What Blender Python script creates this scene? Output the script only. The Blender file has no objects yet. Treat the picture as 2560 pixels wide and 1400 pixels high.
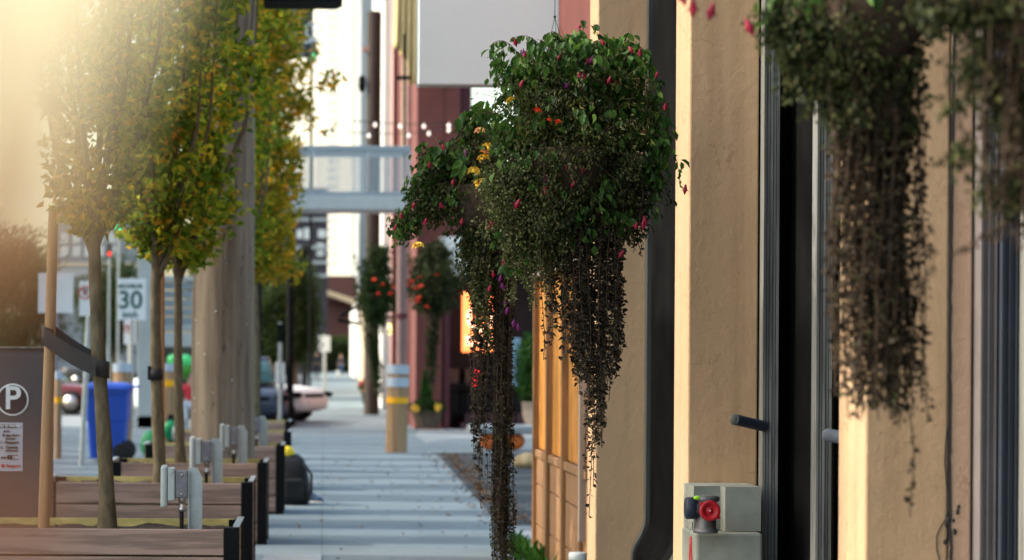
import bpy, bmesh, math, random
from mathutils import Vector, Matrix, noise
random.seed(7)
R = random.Random(11)
PI = math.pi
F = 6044.0; CX, HY, H = 808.0, 890.0, 1.45
ROLL = math.radians(0.35)
C = bpy.context.scene.collection

def P(px, py, Y):
    """where a point measured in the photo stands, given its distance from the camera"""
    dx, dy = px-CX, py-HY
    c, s = math.cos(ROLL), math.sin(ROLL)
    x = dx*c + dy*s; y = -dx*s + dy*c
    return Vector((x/F*Y, Y, H - y/F*Y))
def M(px, Y): return px/F*Y

# ------------------------------------------------------------------ materials
def newmat(name):
    m = bpy.data.materials.new(name); m.use_nodes = True
    nt = m.node_tree; b = nt.nodes['Principled BSDF']
    return m, nt, b
def ramp(nt, stops):
    r = nt.nodes.new('ShaderNodeValToRGB'); cr = r.color_ramp
    while len(cr.elements) < len(stops): cr.elements.new(0.5)
    for e, (p, c) in zip(cr.elements, stops):
        e.position = p; e.color = (*c, 1)
    return r
def coords(nt, scale=(1,1,1), kind='Object'):
    tc = nt.nodes.new('ShaderNodeTexCoord'); mp = nt.nodes.new('ShaderNodeMapping')
    mp.inputs['Scale'].default_value = scale
    nt.links.new(tc.outputs[kind], mp.inputs[0]); return mp.outputs[0]
def noisen(nt, co, scale, detail=6, rough=.6):
    n = nt.nodes.new('ShaderNodeTexNoise'); n.inputs['Scale'].default_value = scale
    n.inputs['Detail'].default_value = detail; n.inputs['Roughness'].default_value = rough
    nt.links.new(co, n.inputs['Vector']); return n
def bump(nt, b, h, strength=.3, dist=.01):
    bp = nt.nodes.new('ShaderNodeBump'); bp.inputs['Strength'].default_value = strength
    bp.inputs['Distance'].default_value = dist
    nt.links.new(h, bp.inputs['Height']); nt.links.new(bp.outputs[0], b.inputs['Normal']); return bp
def mat(name, col, rough=.6, var=.15, scale=8, metal=0, bmp=.15, stretch=(1,1,1), spec=.4, bdist=.004):
    m, nt, b = newmat(name)
    co = coords(nt, stretch); n = noisen(nt, co, scale)
    lo = tuple(c*(1-var) for c in col); hi = tuple(min(1, c*(1+var)) for c in col)
    r = ramp(nt, [(.3, lo), (.7, hi)])
    nt.links.new(n.outputs['Fac'], r.inputs[0]); nt.links.new(r.outputs[0], b.inputs['Base Color'])
    b.inputs['Roughness'].default_value = rough; b.inputs['Metallic'].default_value = metal
    b.inputs['Specular IOR Level'].default_value = spec
    if bmp: bump(nt, b, n.outputs['Fac'], bmp, bdist)
    return m
def leafmat(name, stops, trans=.45, rough=.55):
    m, nt, b = newmat(name)
    g = nt.nodes.new('ShaderNodeNewGeometry')
    r = ramp(nt, stops); nt.links.new(g.outputs['Random Per Island'], r.inputs[0])
    co = coords(nt); n = noisen(nt, co, 2.2, 3)
    mx = nt.nodes.new('ShaderNodeMix'); mx.data_type = 'RGBA'; mx.blend_type = 'MULTIPLY'; mx.inputs[0].default_value = .7
    r2 = ramp(nt, [(.3, (.55,.6,.5)), (.7, (1.35,1.25,1.1))])
    nt.links.new(n.outputs['Fac'], r2.inputs[0])
    nt.links.new(r.outputs[0], mx.inputs[6]); nt.links.new(r2.outputs[0], mx.inputs[7])
    nt.links.new(mx.outputs[2], b.inputs['Base Color']); b.inputs['Roughness'].default_value = rough
    b.inputs['Specular IOR Level'].default_value = .25
    t = nt.nodes.new('ShaderNodeBsdfTranslucent'); nt.links.new(mx.outputs[2], t.inputs[0])
    s = nt.nodes.new('ShaderNodeMixShader'); s.inputs[0].default_value = trans
    nt.links.new(b.outputs[0], s.inputs[1]); nt.links.new(t.outputs[0], s.inputs[2])
    nt.links.new(s.outputs[0], nt.nodes['Material Output'].inputs[0])
    return m
def emat(name, col, strength):
    m, nt, b = newmat(name); b.inputs['Base Color'].default_value = (*col, 1)
    b.inputs['Emission Color'].default_value = (*col, 1); b.inputs['Emission Strength'].default_value = strength
    return m
def glassmat(name, col, alpha=.5, rough=.1):
    m, nt, b = newmat(name); b.inputs['Base Color'].default_value = (*col, 1)
    b.inputs['Roughness'].default_value = rough; b.inputs['Alpha'].default_value = alpha
    return m

def stucco(name, col, bs=.5):
    m, nt, b = newmat(name)
    co = coords(nt)
    big = noisen(nt, co, 1.3, 5); fine = noisen(nt, co, 160, 6, .7); mid = noisen(nt, co, 22, 6, .65)
    r = ramp(nt, [(.25, tuple(c*.84 for c in col)), (.5, col), (.75, tuple(min(1, c*1.07) for c in col))])
    nt.links.new(big.outputs['Fac'], r.inputs[0])
    st_ = nt.nodes.new('ShaderNodeMapping'); st_.inputs['Scale'].default_value = (9,9,.5); nt.links.new(co, st_.inputs[0])
    dr = ramp(nt, [(.50, (1,1,1)), (.72, (.80,.78,.75))]); nt.links.new(noisen(nt, st_.outputs[0], 1.4, 5, .6).outputs['Fac'], dr.inputs[0])
    md = nt.nodes.new('ShaderNodeMix'); md.data_type = 'RGBA'; md.blend_type = 'MULTIPLY'; md.inputs[0].default_value = .8
    nt.links.new(r.outputs[0], md.inputs[6]); nt.links.new(dr.outputs[0], md.inputs[7])
    v = nt.nodes.new('ShaderNodeTexVoronoi'); v.feature = 'DISTANCE_TO_EDGE'; v.inputs['Scale'].default_value = 4.2
    ad = nt.nodes.new('ShaderNodeMix'); ad.data_type = 'RGBA'; ad.inputs[0].default_value = .16
    nt.links.new(co, ad.inputs[6]); nt.links.new(noisen(nt, co, 6, 5).outputs['Color'], ad.inputs[7])
    nt.links.new(ad.outputs[2], v.inputs['Vector'])
    cr = ramp(nt, [(0, (.72,.68,.62)), (.012, (1,1,1))]); nt.links.new(v.outputs['Distance'], cr.inputs[0])
    # cracks only in patches
    pm = ramp(nt, [(.5, (0,0,0)), (.6, (.9,.9,.9))]); nt.links.new(noisen(nt, co, 2.1, 3).outputs['Fac'], pm.inputs[0])
    mx = nt.nodes.new('ShaderNodeMix'); mx.data_type = 'RGBA'; mx.blend_type = 'MULTIPLY'
    nt.links.new(pm.outputs[0], mx.inputs[0]); nt.links.new(md.outputs[2], mx.inputs[6]); nt.links.new(cr.outputs[0], mx.inputs[7])
    nt.links.new(mx.outputs[2], b.inputs['Base Color'])
    b.inputs['Roughness'].default_value = .75; b.inputs['Specular IOR Level'].default_value = .25
    a1 = nt.nodes.new('ShaderNodeMath'); a1.operation = 'MULTIPLY_ADD'; a1.inputs[1].default_value = 2.5
    nt.links.new(mid.outputs['Fac'], a1.inputs[0]); nt.links.new(fine.outputs['Fac'], a1.inputs[2])
    bump(nt, b, a1.outputs[0], bs, .004)
    return m

def concrete(name, col, jx=None, jy=None, x0=0, y0=0, leafy=False):
    m, nt, b = newmat(name)
    co = coords(nt)
    n1 = noisen(nt, co, .9, 6); n2 = noisen(nt, co, 40, 6, .75)
    r = ramp(nt, [(.25, tuple(c*.76 for c in col)), (.5, col), (.75, tuple(c*1.14 for c in col))])
    nt.links.new(n1.outputs['Fac'], r.inputs[0])
    r2 = ramp(nt, [(.3, (.84,.84,.84)), (.7, (1.06,1.06,1.06))]); nt.links.new(n2.outputs['Fac'], r2.inputs[0])
    mx = nt.nodes.new('ShaderNodeMix'); mx.data_type = 'RGBA'; mx.blend_type = 'MULTIPLY'; mx.inputs[0].default_value = 1
    nt.links.new(r.outputs[0], mx.inputs[6]); nt.links.new(r2.outputs[0], mx.inputs[7]); out = mx.outputs[2]
    sp = ramp(nt, [(.66, (1,1,1)), (.70, (.72,.72,.72))]); nt.links.new(noisen(nt, co, 13, 2, .4).outputs['Fac'], sp.inputs[0])
    ms = nt.nodes.new('ShaderNodeMix'); ms.data_type = 'RGBA'; ms.blend_type = 'MULTIPLY'; ms.inputs[0].default_value = 1
    nt.links.new(out, ms.inputs[6]); nt.links.new(sp.outputs[0], ms.inputs[7]); out = ms.outputs[2]
    if jx:
        sx = nt.nodes.new('ShaderNodeSeparateXYZ'); nt.links.new(co, sx.inputs[0])
        last = None
        for ax, per, wd in ((0, jx, .006), (1, jy, .012)):
            a = nt.nodes.new('ShaderNodeMath'); a.operation = 'PINGPONG'; a.inputs[1].default_value = per/2
            nt.links.new(sx.outputs[ax], a.inputs[0])
            l = nt.nodes.new('ShaderNodeMath'); l.operation = 'LESS_THAN'; l.inputs[1].default_value = wd
            nt.links.new(a.outputs[0], l.inputs[0])
            if last:
                mm = nt.nodes.new('ShaderNodeMath'); mm.operation = 'MAXIMUM'
                nt.links.new(last, mm.inputs[0]); nt.links.new(l.outputs[0], mm.inputs[1]); last = mm.outputs[0]
            else: last = l.outputs[0]
        mj = nt.nodes.new('ShaderNodeMix'); mj.data_type = 'RGBA'
        nt.links.new(last, mj.inputs[0]); nt.links.new(out, mj.inputs[6]); mj.inputs[7].default_value = (*[c*.62 for c in col], 1)
        out = mj.outputs[2]
    nt.links.new(out, b.inputs['Base Color']); b.inputs['Roughness'].default_value = .85
    b.inputs['Specular IOR Level'].default_value = .2
    bump(nt, b, n2.outputs['Fac'], .25, .003)
    return m

def woodmat(name, col, axis='Z', var=.35, rough=.6, ring=3.0, spec=.3):
    m, nt, b = newmat(name)
    st = {'X': (.35,6,6), 'Y': (6,.35,6), 'Z': (6,6,.35)}[axis]
    co = coords(nt, st)
    n = noisen(nt, co, 1.2, 8, .6)
    w = nt.nodes.new('ShaderNodeMath'); w.operation = 'MULTIPLY'; w.inputs[1].default_value = 14*ring
    nt.links.new(n.outputs['Fac'], w.inputs[0])
    sn = nt.nodes.new('ShaderNodeMath'); sn.operation = 'SINE'; nt.links.new(w.outputs[0], sn.inputs[0])
    mr = nt.nodes.new('ShaderNodeMapRange'); mr.inputs[1].default_value = -1; nt.links.new(sn.outputs[0], mr.inputs[0])
    fine = noisen(nt, co, 14, 6, .7)
    av = nt.nodes.new('ShaderNodeMath'); av.operation = 'MULTIPLY_ADD'; av.inputs[1].default_value = .45
    nt.links.new(mr.outputs[0], av.inputs[0])
    h = nt.nodes.new('ShaderNodeMath'); h.operation = 'MULTIPLY'; h.inputs[1].default_value = .55; nt.links.new(fine.outputs['Fac'], h.inputs[0])
    nt.links.new(h.outputs[0], av.inputs[2])
    r = ramp(nt, [(.2, tuple(c*(1-var) for c in col)), (.6, col), (.9, tuple(min(1, c*(1+var*.6)) for c in col))])
    nt.links.new(av.outputs[0], r.inputs[0]); nt.links.new(r.outputs[0], b.inputs['Base Color'])
    b.inputs['Roughness'].default_value = rough; b.inputs['Specular IOR Level'].default_value = spec
    bump(nt, b, av.outputs[0], .3, .002)
    return m

MT = {}
MT['tan'] = stucco('tan_stucco', (.60,.385,.225), .7)
MT['tanrough'] = stucco('rough_tan_stucco', (.56,.36,.245), 1.1)
MT['walk'] = concrete('walk_concrete', (.175,.218,.242), 3.0, 3.05)
MT['paleconc'] = concrete('pale_concrete', (.27,.30,.32), 2.2, 2.6)
MT['blockconc'] = mat('cast_concrete', (.30,.30,.26), .85, .25, 5, bmp=.35, spec=.2)
MT['asphalt'] = mat('road_asphalt', (.085,.09,.10), .85, .25, 30, bmp=.4, spec=.2)
MT['gravel'] = mat('dark_gravel', (.05,.06,.068), .9, .6, 24, bmp=1, spec=.15, bdist=.02)
MT['jamb'] = woodmat('weathered_grey_paint', (.20,.195,.18), 'Z', .5, .7, 2, .1)
MT['darkblue'] = mat('dark_blue_paint', (.035,.042,.06), .5, .2, 6)
MT['purple'] = mat('grey_purple_paint', (.17,.145,.145), .6, .15, 6)
MT['void'] = mat('matte_black_panel', (.010,.010,.010), .95, .3, 3, spec=0)  # even matte black for bays, back wall and mouldings
MT['amber'] = woodmat('amber_wood', (.64,.27,.045), 'Z', .45, .45, 3)
MT['cedar'] = woodmat('cedar_board', (.36,.19,.09), 'Z', .4, .6, 3)
MT['trimwood'] = woodmat('rubbed_wood_trim', (.30,.15,.06), 'Z', .45, .55, 2)
MT['greywood'] = woodmat('grey_weathered_wood', (.30,.25,.21), 'Z', .3, .8, 2)
MT['plank'] = woodmat('planter_hardwood', (.34,.225,.18), 'X', .42, .6, 2.6)
MT['plankin'] = mat('yellow_treated_wood', (.62,.50,.18), .7, .3, 7, stretch=(1,1,3))
MT['black'] = mat('black_powder_coat', (.006,.0065,.007), .7, .2, 10, bmp=.05, spec=.1)
MT['galv'] = mat('galvanised_metal', (.40,.43,.44), .45, .15, 14, metal=.6)
MT['pvc'] = mat('pale_grey_plastic', (.42,.46,.45), .45, .06, 6, bmp=.03)
MT['castgrey'] = mat('cast_grey_metal', (.17,.17,.19), .55, .25, 60, bmp=.2)
MT['steel'] = mat('bright_steel', (.55,.53,.5), .3, .1, 8, metal=.9)
MT['soil'] = mat('planter_soil', (.045,.028,.018), .95, .5, 30, bmp=1, bdist=.02)
MT['bark'] = mat('young_tree_bark', (.125,.098,.06), .85, .45, 9, stretch=(3,3,1), bmp=.6, spec=.15)
MT['pole'] = None
MT['stake'] = woodmat('stake_wood', (.42,.25,.13), 'Z', .3, .7, 1.5)
MT['strap'] = mat('rubber_strap', (.035,.03,.028), .7, .2, 20)
MT['darkstrap'] = mat('black_strap', (.012,.012,.013), .7, .2, 20)
MT['bluebin'] = mat('blue_bin_plastic', (.015,.07,.42), .45, .1, 5, bmp=.05)
MT['rubber'] = mat('black_rubber', (.015,.013,.013), .8, .2, 20)
MT['whitesign'] = mat('white_sign_face', (.78,.80,.80), .5, .04, 4, bmp=0)
MT['greentext'] = mat('dark_green_ink', (.01,.09,.07), .6, .05, 5, bmp=0)
MT['redink'] = mat('red_ink', (.55,.05,.04), .6, .05, 5, bmp=0)
MT['blackink'] = mat('black_ink', (.012,.012,.014), .6, .05, 5, bmp=0)
MT['bollard'] = woodmat('bollard_timber', (.36,.22,.115), 'Z', .3, .75, 2)
MT['reflect'] = mat('silver_band', (.42,.50,.60), .35, .08, 5, metal=.15)
MT['yellow'] = mat('yellow_band', (.90,.42,.0), .5, .05, 5)
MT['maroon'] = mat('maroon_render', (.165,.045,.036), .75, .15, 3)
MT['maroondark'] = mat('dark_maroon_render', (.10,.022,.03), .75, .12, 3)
MT['pink'] = mat('pink_render', (.42,.25,.22), .75, .1, 2)
MT['cream'] = mat('cream_stone', (.62,.50,.36), .75, .1, 3)
MT['white'] = mat('white_render', (.72,.72,.68), .7, .06, 2)
MT['grey'] = mat('grey_render', (.36,.38,.38), .7, .08, 2)
MT['tower'] = mat('tower_white_render', (.60,.56,.47), .7, .04, .3)
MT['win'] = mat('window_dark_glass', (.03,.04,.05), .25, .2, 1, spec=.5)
MT['winmid'] = mat('window_pale_glass', (.50,.53,.52), .3, .1, .6)
MT['brick'] = mat('dark_brick', (.10,.045,.045), .8, .25, 6)
MT['plum'] = mat('dark_plum_cladding', (.045,.035,.045), .6, .2, 1)
MT['brownpole'] = woodmat('brown_pole_wood', (.055,.042,.034), 'Z', .4, .8, 2)
MT['gold'] = mat('gold_cloth', (.72,.52,.24), .7, .15, 2)
MT['bluesteel'] = mat('blue_grey_steel', (.28,.33,.36), .5, .08, 3)
MT['palesteel'] = mat('pale_grey_steel', (.44,.47,.47), .5, .08, 3)
MT['glass'] = glassmat('bridge_glass', (.40,.46,.50), .42, .15)
MT['bulb'] = emat('warm_bulb', (1.0,.80,.70), .45)
MT['orangesign'] = emat('orange_lit_sign', (1.0,.22,.06), 1.15)
MT['signglow'] = emat('cream_lit_mark', (1.0,.62,.38), 1.3)
MT['redneon'] = emat('red_neon', (1.0,.02,.04), 1.0)
MT['greenlight'] = emat('green_signal', (.02,.7,.28), .8)
MT['redlight'] = emat('red_signal', (1,.03,.02), .7)
MT['lampglow'] = emat('yellow_lamp_glass', (1.0,.80,.32), 1.2)
MT['carwhite'] = mat('white_car_paint', (.72,.78,.80), .55, .03, 2, bmp=0, spec=.25)
MT['carred'] = mat('dark_red_car_paint', (.16,.02,.02), .3, .05, 2, bmp=0, spec=.5)
MT['carblue'] = mat('navy_car_paint', (.03,.04,.075), .3, .05, 2, bmp=0, spec=.5)
MT['carblack'] = mat('black_car_paint', (.02,.022,.025), .3, .05, 2, bmp=0, spec=.5)
MT['carglass'] = mat('tinted_car_glass', (.02,.07,.07), .1, .1, 2, bmp=0, spec=.8)
MT['bag'] = mat('black_nylon', (.010,.011,.013), .75, .3, 12, bmp=.5, bdist=.01)
MT['yellowcloth'] = mat('yellow_cloth', (.75,.55,.02), .75, .1, 12)
MT['greenbag'] = mat('green_plastic', (.01,.28,.09), .45, .25, 10, bmp=.6, bdist=.02)
MT['whitebag'] = mat('white_plastic', (.62,.62,.60), .5, .1, 12, bmp=.4, bdist=.01)
MT['greenball'] = mat('green_balloon_rubber', (.10,.75,.22), .35, .05, 3, bmp=0)
MT['darkgreenball'] = mat('leaf_green_rubber', (.06,.25,.02), .35, .05, 3, bmp=0)
MT['pinkcloth'] = mat('pink_knit', (.85,.20,.42), .8, .1, 20)
MT['redcloth'] = mat('red_cloth', (.55,.03,.05), .8, .1, 20)
MT['palecloth'] = mat('pale_grey_cloth', (.55,.58,.66), .8, .1, 20)
MT['darkcloth'] = mat('dark_cloth', (.02,.022,.028), .85, .2, 20)
MT['bluecloth'] = mat('blue_cloth', (.04,.07,.14), .85, .2, 20)
MT['skin'] = mat('skin', (.50,.28,.20), .6, .05, 5, bmp=0)
MT['hair'] = mat('brown_hair', (.12,.06,.03), .7, .2, 30)
MT['redcap'] = mat('red_cap_plastic', (.42,.006,.014), .45, .1, 10, bmp=.1)
MT['fdcblue'] = mat('blue_black_cap', (.02,.03,.045), .5, .2, 10)
MT['brass'] = mat('dull_metal_body', (.16,.15,.15), .45, .3, 12, metal=.5)
MT['lime'] = mat('lime_plastic', (.35,.75,.02), .5, .05, 5)
MT['badge'] = mat('dark_plum_disc', (.010,.006,.016), .5, .05, 5, bmp=0)
MT['paymachine'] = mat('grey_brown_casing', (.065,.06,.066), .6, .1, 4, bmp=.05)
MT['terracotta'] = mat('pale_pot', (.46,.36,.28), .8, .15, 6)
MT['orange'] = mat('orange_plastic', (.62,.14,.02), .5, .1, 5)
MT['stone'] = mat('mossy_stone', (.36,.27,.15), .9, .35, 14, bmp=.8, bdist=.02)
MT['barrel'] = woodmat('barrel_wood', (.13,.09,.065), 'Z', .4, .8, 2)
MT['basket'] = mat('coir_liner', (.05,.03,.02), .95, .4, 30, bmp=.8, bdist=.01)
MT['wire'] = mat('thin_wire', (.05,.05,.05), .5, .1, 5, metal=.6)
MT['stem'] = mat('vine_stem', (.075,.045,.025), .8, .3, 20)
MT['signpanel'] = mat('blank_white_panel', (.82,.90,.89), .55, .02, 1.5, bmp=0)
MT['farfoliage'] = leafmat('dark_green_leaf', [(0,(.012,.03,.008)), (.6,(.03,.065,.015)), (1,(.07,.10,.02))])
MT['green_autumn'] = leafmat('green_autumn_leaf', [(0,(.05,.11,.008)), (.3,(.15,.24,.018)), (.65,(.34,.40,.03)), (.88,(.58,.46,.035)), (1,(.68,.32,.02))], .6)
MT['yellow_autumn'] = leafmat('yellow_autumn_leaf', [(0,(.08,.12,.01)), (.4,(.24,.27,.02)), (.75,(.46,.40,.03)), (1,(.62,.34,.03))], .5)
MT['orange_autumn'] = leafmat('orange_autumn_leaf', [(0,(.07,.12,.008)), (.3,(.22,.26,.018)), (.6,(.44,.35,.025)), (.85,(.66,.36,.02)), (1,(.68,.27,.02))], .5)
MT['bigleaf'] = leafmat('fuchsia_leaf', [(0,(.02,.06,.01)), (.5,(.055,.14,.024)), (1,(.12,.23,.04))], .4)
MT['curl'] = leafmat('curling_olive_leaf', [(0,(.03,.04,.006)), (.5,(.09,.10,.02)), (1,(.16,.15,.035))], .35)
MT['darkvine'] = leafmat('dark_vine_leaf', [(0,(.012,.020,.006)), (.5,(.035,.050,.014)), (.8,(.07,.08,.022)), (1,(.12,.11,.045))], .25)
MT['pale'] = leafmat('pale_fine_leaf', [(0,(.03,.045,.012)), (.5,(.09,.11,.03)), (.85,(.17,.18,.06)), (1,(.38,.40,.24))], .3)
MT['dry'] = leafmat('dry_brown_leaf', [(0,(.014,.010,.007)), (.5,(.038,.026,.018)), (.8,(.075,.052,.036)), (.93,(.13,.10,.06)), (1,(.10,.12,.04))], .25)
MT['shrub'] = leafmat('shrub_leaf', [(0,(.01,.04,.008)), (.6,(.03,.11,.012)), (1,(.06,.17,.02))], .3)
MT['litter'] = leafmat('fallen_leaf', [(0,(.06,.03,.015)), (.5,(.16,.075,.03)), (1,(.28,.14,.05))], .1, .8)
MT['magenta'] = mat('magenta_petal', (.30,.004,.035), .5, .2, 30, bmp=.1)
MT['purplepetal'] = mat('purple_petal', (.16,.01,.13), .5, .2, 30, bmp=.1)
MT['yellowpetal'] = mat('yellow_petal', (.85,.55,.06), .55, .15, 40, bmp=.3)
MT['orangepetal'] = mat('orange_petal', (.80,.06,.015), .5, .15, 40, bmp=.3)
MT['peach'] = mat('peach_petal', (.65,.30,.12), .6, .15, 40, bmp=.3)
MT['glowcream'] = leafmat('cream_glow_leaf', [(0,(.80,.70,.53)), (1,(.80,.70,.53))], .12)  # cream of the soft glow put into the leaf colour
MT['glowpeach'] = leafmat('peach_glow_leaf', [(0,(.80,.50,.26)), (1,(.80,.50,.26))], .15)  # peach fade of the glow put into the leaf colour
MT['glowbrown'] = leafmat('brown_glow_leaf', [(0,(.24,.10,.05)), (1,(.24,.10,.05))], .4)  # brown end of the glow put into the leaf colour

def polemat():
    m, nt, b = newmat('old_utility_pole_wood')
    co = coords(nt, (5,5,.3)); n = noisen(nt, co, 3, 8, .65)
    r = ramp(nt, [(.3,(.11,.08,.06)), (.5,(.19,.148,.11)), (.7,(.28,.225,.17))]); nt.links.new(n.outputs['Fac'], r.inputs[0])
    co2 = coords(nt, (3,3,1)); n2 = noisen(nt, co2, 7, 4, .6)
    r2 = ramp(nt, [(.27,(.25,.22,.2)), (.36,(1,1,1))]); nt.links.new(n2.outputs['Fac'], r2.inputs[0])
    mx = nt.nodes.new('ShaderNodeMix'); mx.data_type = 'RGBA'; mx.blend_type = 'MULTIPLY'; mx.inputs[0].default_value = .9
    nt.links.new(r.outputs[0], mx.inputs[6]); nt.links.new(r2.outputs[0], mx.inputs[7]); nt.links.new(mx.outputs[2], b.inputs['Base Color'])
    b.inputs['Roughness'].default_value = .9; b.inputs['Specular IOR Level'].default_value = .15
    bump(nt, b, n.outputs['Fac'], .8, .01); return m
MT['pole'] = polemat()

# ------------------------------------------------------------------ mesh builder
class MB:
    def __init__(s): s.v = []; s.f = []; s.sm = []
    def add(s, vs, fs, smooth=False):
        o = len(s.v); s.v.extend([tuple(v) for v in vs]); s.f.extend([tuple(i+o for i in f) for f in fs]); s.sm.extend([smooth]*len(fs)); return s
    def box(s, x0, x1, y0, y1, z0, z1, bev=0):
        if bev <= 0:
            vs = [(x,y,z) for z in (z0,z1) for y in (y0,y1) for x in (x0,x1)]
            return s.add(vs, [(0,2,3,1),(4,5,7,6),(0,1,5,4),(2,6,7,3),(0,4,6,2),(1,3,7,5)])
        bm = bmesh.new(); bmesh.ops.create_cube(bm, size=1)
        for v in bm.verts: v.co = ((x0+x1)/2+v.co.x*(x1-x0), (y0+y1)/2+v.co.y*(y1-y0), (z0+z1)/2+v.co.z*(z1-z0))
        bmesh.ops.bevel(bm, geom=bm.edges[:], offset=bev, segments=2, affect='EDGES', profile=.5)
        s.add([v.co[:] for v in bm.verts], [[v.index for v in f.verts] for f in bm.faces]); bm.free(); return s
    def tube(s, pts, rad, n=10, smooth=True, caps=True):
        pts = [Vector(p) for p in pts]
        if not hasattr(rad, '__len__'): rad = [rad]*len(pts)
        vs = []; fs = []
        u = None
        for i, p in enumerate(pts):
            d = (pts[min(i+1,len(pts)-1)]-pts[max(i-1,0)])
            d = d.normalized() if d.length > 1e-9 else Vector((0,0,1))
            if u is None: u = d.orthogonal().normalized()
            else:
                u = u - d*u.dot(d); u = u.normalized() if u.length > 1e-6 else d.orthogonal().normalized()
            w = d.cross(u)
            for k in range(n):
                a = 2*PI*k/n; vs.append(p + (u*math.cos(a)+w*math.sin(a))*rad[i])
        for i in range(len(pts)-1):
            for k in range(n):
                fs.append((i*n+k, i*n+(k+1)%n, (i+1)*n+(k+1)%n, (i+1)*n+k))
        s.add(vs, fs, smooth)
        if caps:
            s.add(vs[:n], [tuple(range(n))[::-1]]); s.add(vs[-n:], [tuple(range(n))])
        return s
    def lathe(s, prof, c=(0,0,0), n=20, smooth=True, axis='Z'):
        vs = []; fs = []
        for r, z in prof:
            for k in range(n):
                a = 2*PI*k/n; q = (r*math.cos(a), r*math.sin(a), z)
                if axis == 'Y': q = (q[0], -z, q[1])
                if axis == 'X': q = (-z, q[0], q[1])
                vs.append((c[0]+q[0], c[1]+q[1], c[2]+q[2]))
        for i in range(len(prof)-1):
            for k in range(n): fs.append((i*n+k, i*n+(k+1)%n, (i+1)*n+(k+1)%n, (i+1)*n+k))
        s.add(vs, fs, smooth); s.add(vs[:n], [tuple(range(n))[::-1]]); return s.add(vs[-n:], [tuple(range(n))])
    def prism(s, poly, axis, a, b, smooth=False):
        """poly of 2d points extruded along axis from a to b"""
        n = len(poly); vs = []
        for t in (a, b):
            for (p, q) in poly:
                vs.append({'X': (t,p,q), 'Y': (p,t,q), 'Z': (p,q,t)}[axis])
        fs = [tuple(range(n)), tuple(range(n, 2*n))[::-1]] + [(k, (k+1)%n, n+(k+1)%n, n+k)[::-1] for k in range(n)]
        return s.add(vs, fs, smooth)
    def ball(s, c, r, sx=1, sy=1, sz=1, n=12, jit=0, rnd=R):
        prof = []; m = n//2+1; vs = []; fs = []
        for i in range(m):
            t = PI*i/(m-1)
            for k in range(n):
                a = 2*PI*k/n; j = 1+jit*rnd.uniform(-1,1)
                vs.append((c[0]+r*sx*j*math.sin(t)*math.cos(a), c[1]+r*sy*j*math.sin(t)*math.sin(a), c[2]+r*sz*j*math.cos(t)))
        for i in range(m-1):
            for k in range(n): fs.append((i*n+k, (i+1)*n+k, (i+1)*n+(k+1)%n, i*n+(k+1)%n))
        return s.add(vs, fs, True)
    def leaf(s, p, d, nrm, L, W, fold=.25):
        d = d.normalized(); sd = d.cross(nrm)
        sd = sd.normalized() if sd.length > 1e-6 else d.orthogonal().normalized()
        up = sd.cross(d)
        m = p + d*L*.42
        vs = [p, m+sd*W*.5+up*W*fold, p+d*L-up*L*.12, m-sd*W*.5+up*W*fold]
        return s.add(vs, [(0,1,2),(0,2,3)])
    def bigleaf(s, p, d, nrm, L, W, fold=.2):
        d = d.normalized(); sd = d.cross(nrm)
        sd = sd.normalized() if sd.length > 1e-6 else d.orthogonal().normalized()
        up = sd.cross(d)
        a = p+d*L*.28; b = p+d*L*.65
        vs = [p, a+sd*W*.45+up*W*fold, b+sd*W*.40+up*W*fold, p+d*L-up*L*.2, b-sd*W*.40+up*W*fold, a-sd*W*.45+up*W*fold, a, b-up*L*.05]
        return s.add(vs, [(0,1,6),(1,2,7,6),(2,3,7),(3,4,7),(4,5,6,7),(5,0,6)], True)
    def build(s, name, m, parent=None, loc=(0,0,0)):
        me = bpy.data.meshes.new(name); me.from_pydata(s.v, [], s.f)
        me.polygons.foreach_set('use_smooth', s.sm)
        me.materials.append(MT[m] if isinstance(m, str) else m); me.update()
        o = bpy.data.objects.new(name, me); C.objects.link(o); o.location = loc
        if parent: o.parent = parent
        return o
def tag(o, label, cat=None, group=None, kind=None):
    if label: o['label'] = label
    if cat: o['category'] = cat
    if group: o['group'] = group
    if kind: o['kind'] = kind
    return o
def thing(name, label, cat, loc=(0,0,0), group=None):
    o = bpy.data.objects.new(name, None); C.objects.link(o); o.location = loc; o.empty_display_size = .1
    return tag(o, label, cat, group)
def struct(o): o['kind'] = 'structure'; return o
def copy_tree(o, parent=None):
    c = o.copy(); C.objects.link(c)
    if parent: c.parent = parent
    for ch in list(o.children): copy_tree(ch, c)
    return c
def text(s, size, name, m, parent, loc, rx=PI/2, rz=0, align='CENTER', mirror=False, bold=0.0, sx=1):
    cu = bpy.data.curves.new('t', 'FONT'); cu.body = s; cu.size = size; cu.align_x = align; cu.align_y = 'CENTER'
    cu.extrude = .002; cu.offset = bold
    ob = bpy.data.objects.new('t', cu); C.objects.link(ob)
    dg = bpy.context.evaluated_depsgraph_get(); me = bpy.data.meshes.new_from_object(ob.evaluated_get(dg))
    bpy.data.objects.remove(ob)
    me.materials.clear(); me.materials.append(MT[m])
    for v in me.vertices: v.co.x *= (-1 if mirror else 1)*sx
    o = bpy.data.objects.new(name, me); C.objects.link(o)
    o.location = loc; o.rotation_euler = (rx, 0, rz)
    if parent: o.parent = parent
    return o
def rv(rnd=R):
    while True:
        v = Vector((rnd.uniform(-1,1), rnd.uniform(-1,1), rnd.uniform(-1,1)))
        if .05 < v.length < 1: return v

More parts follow.
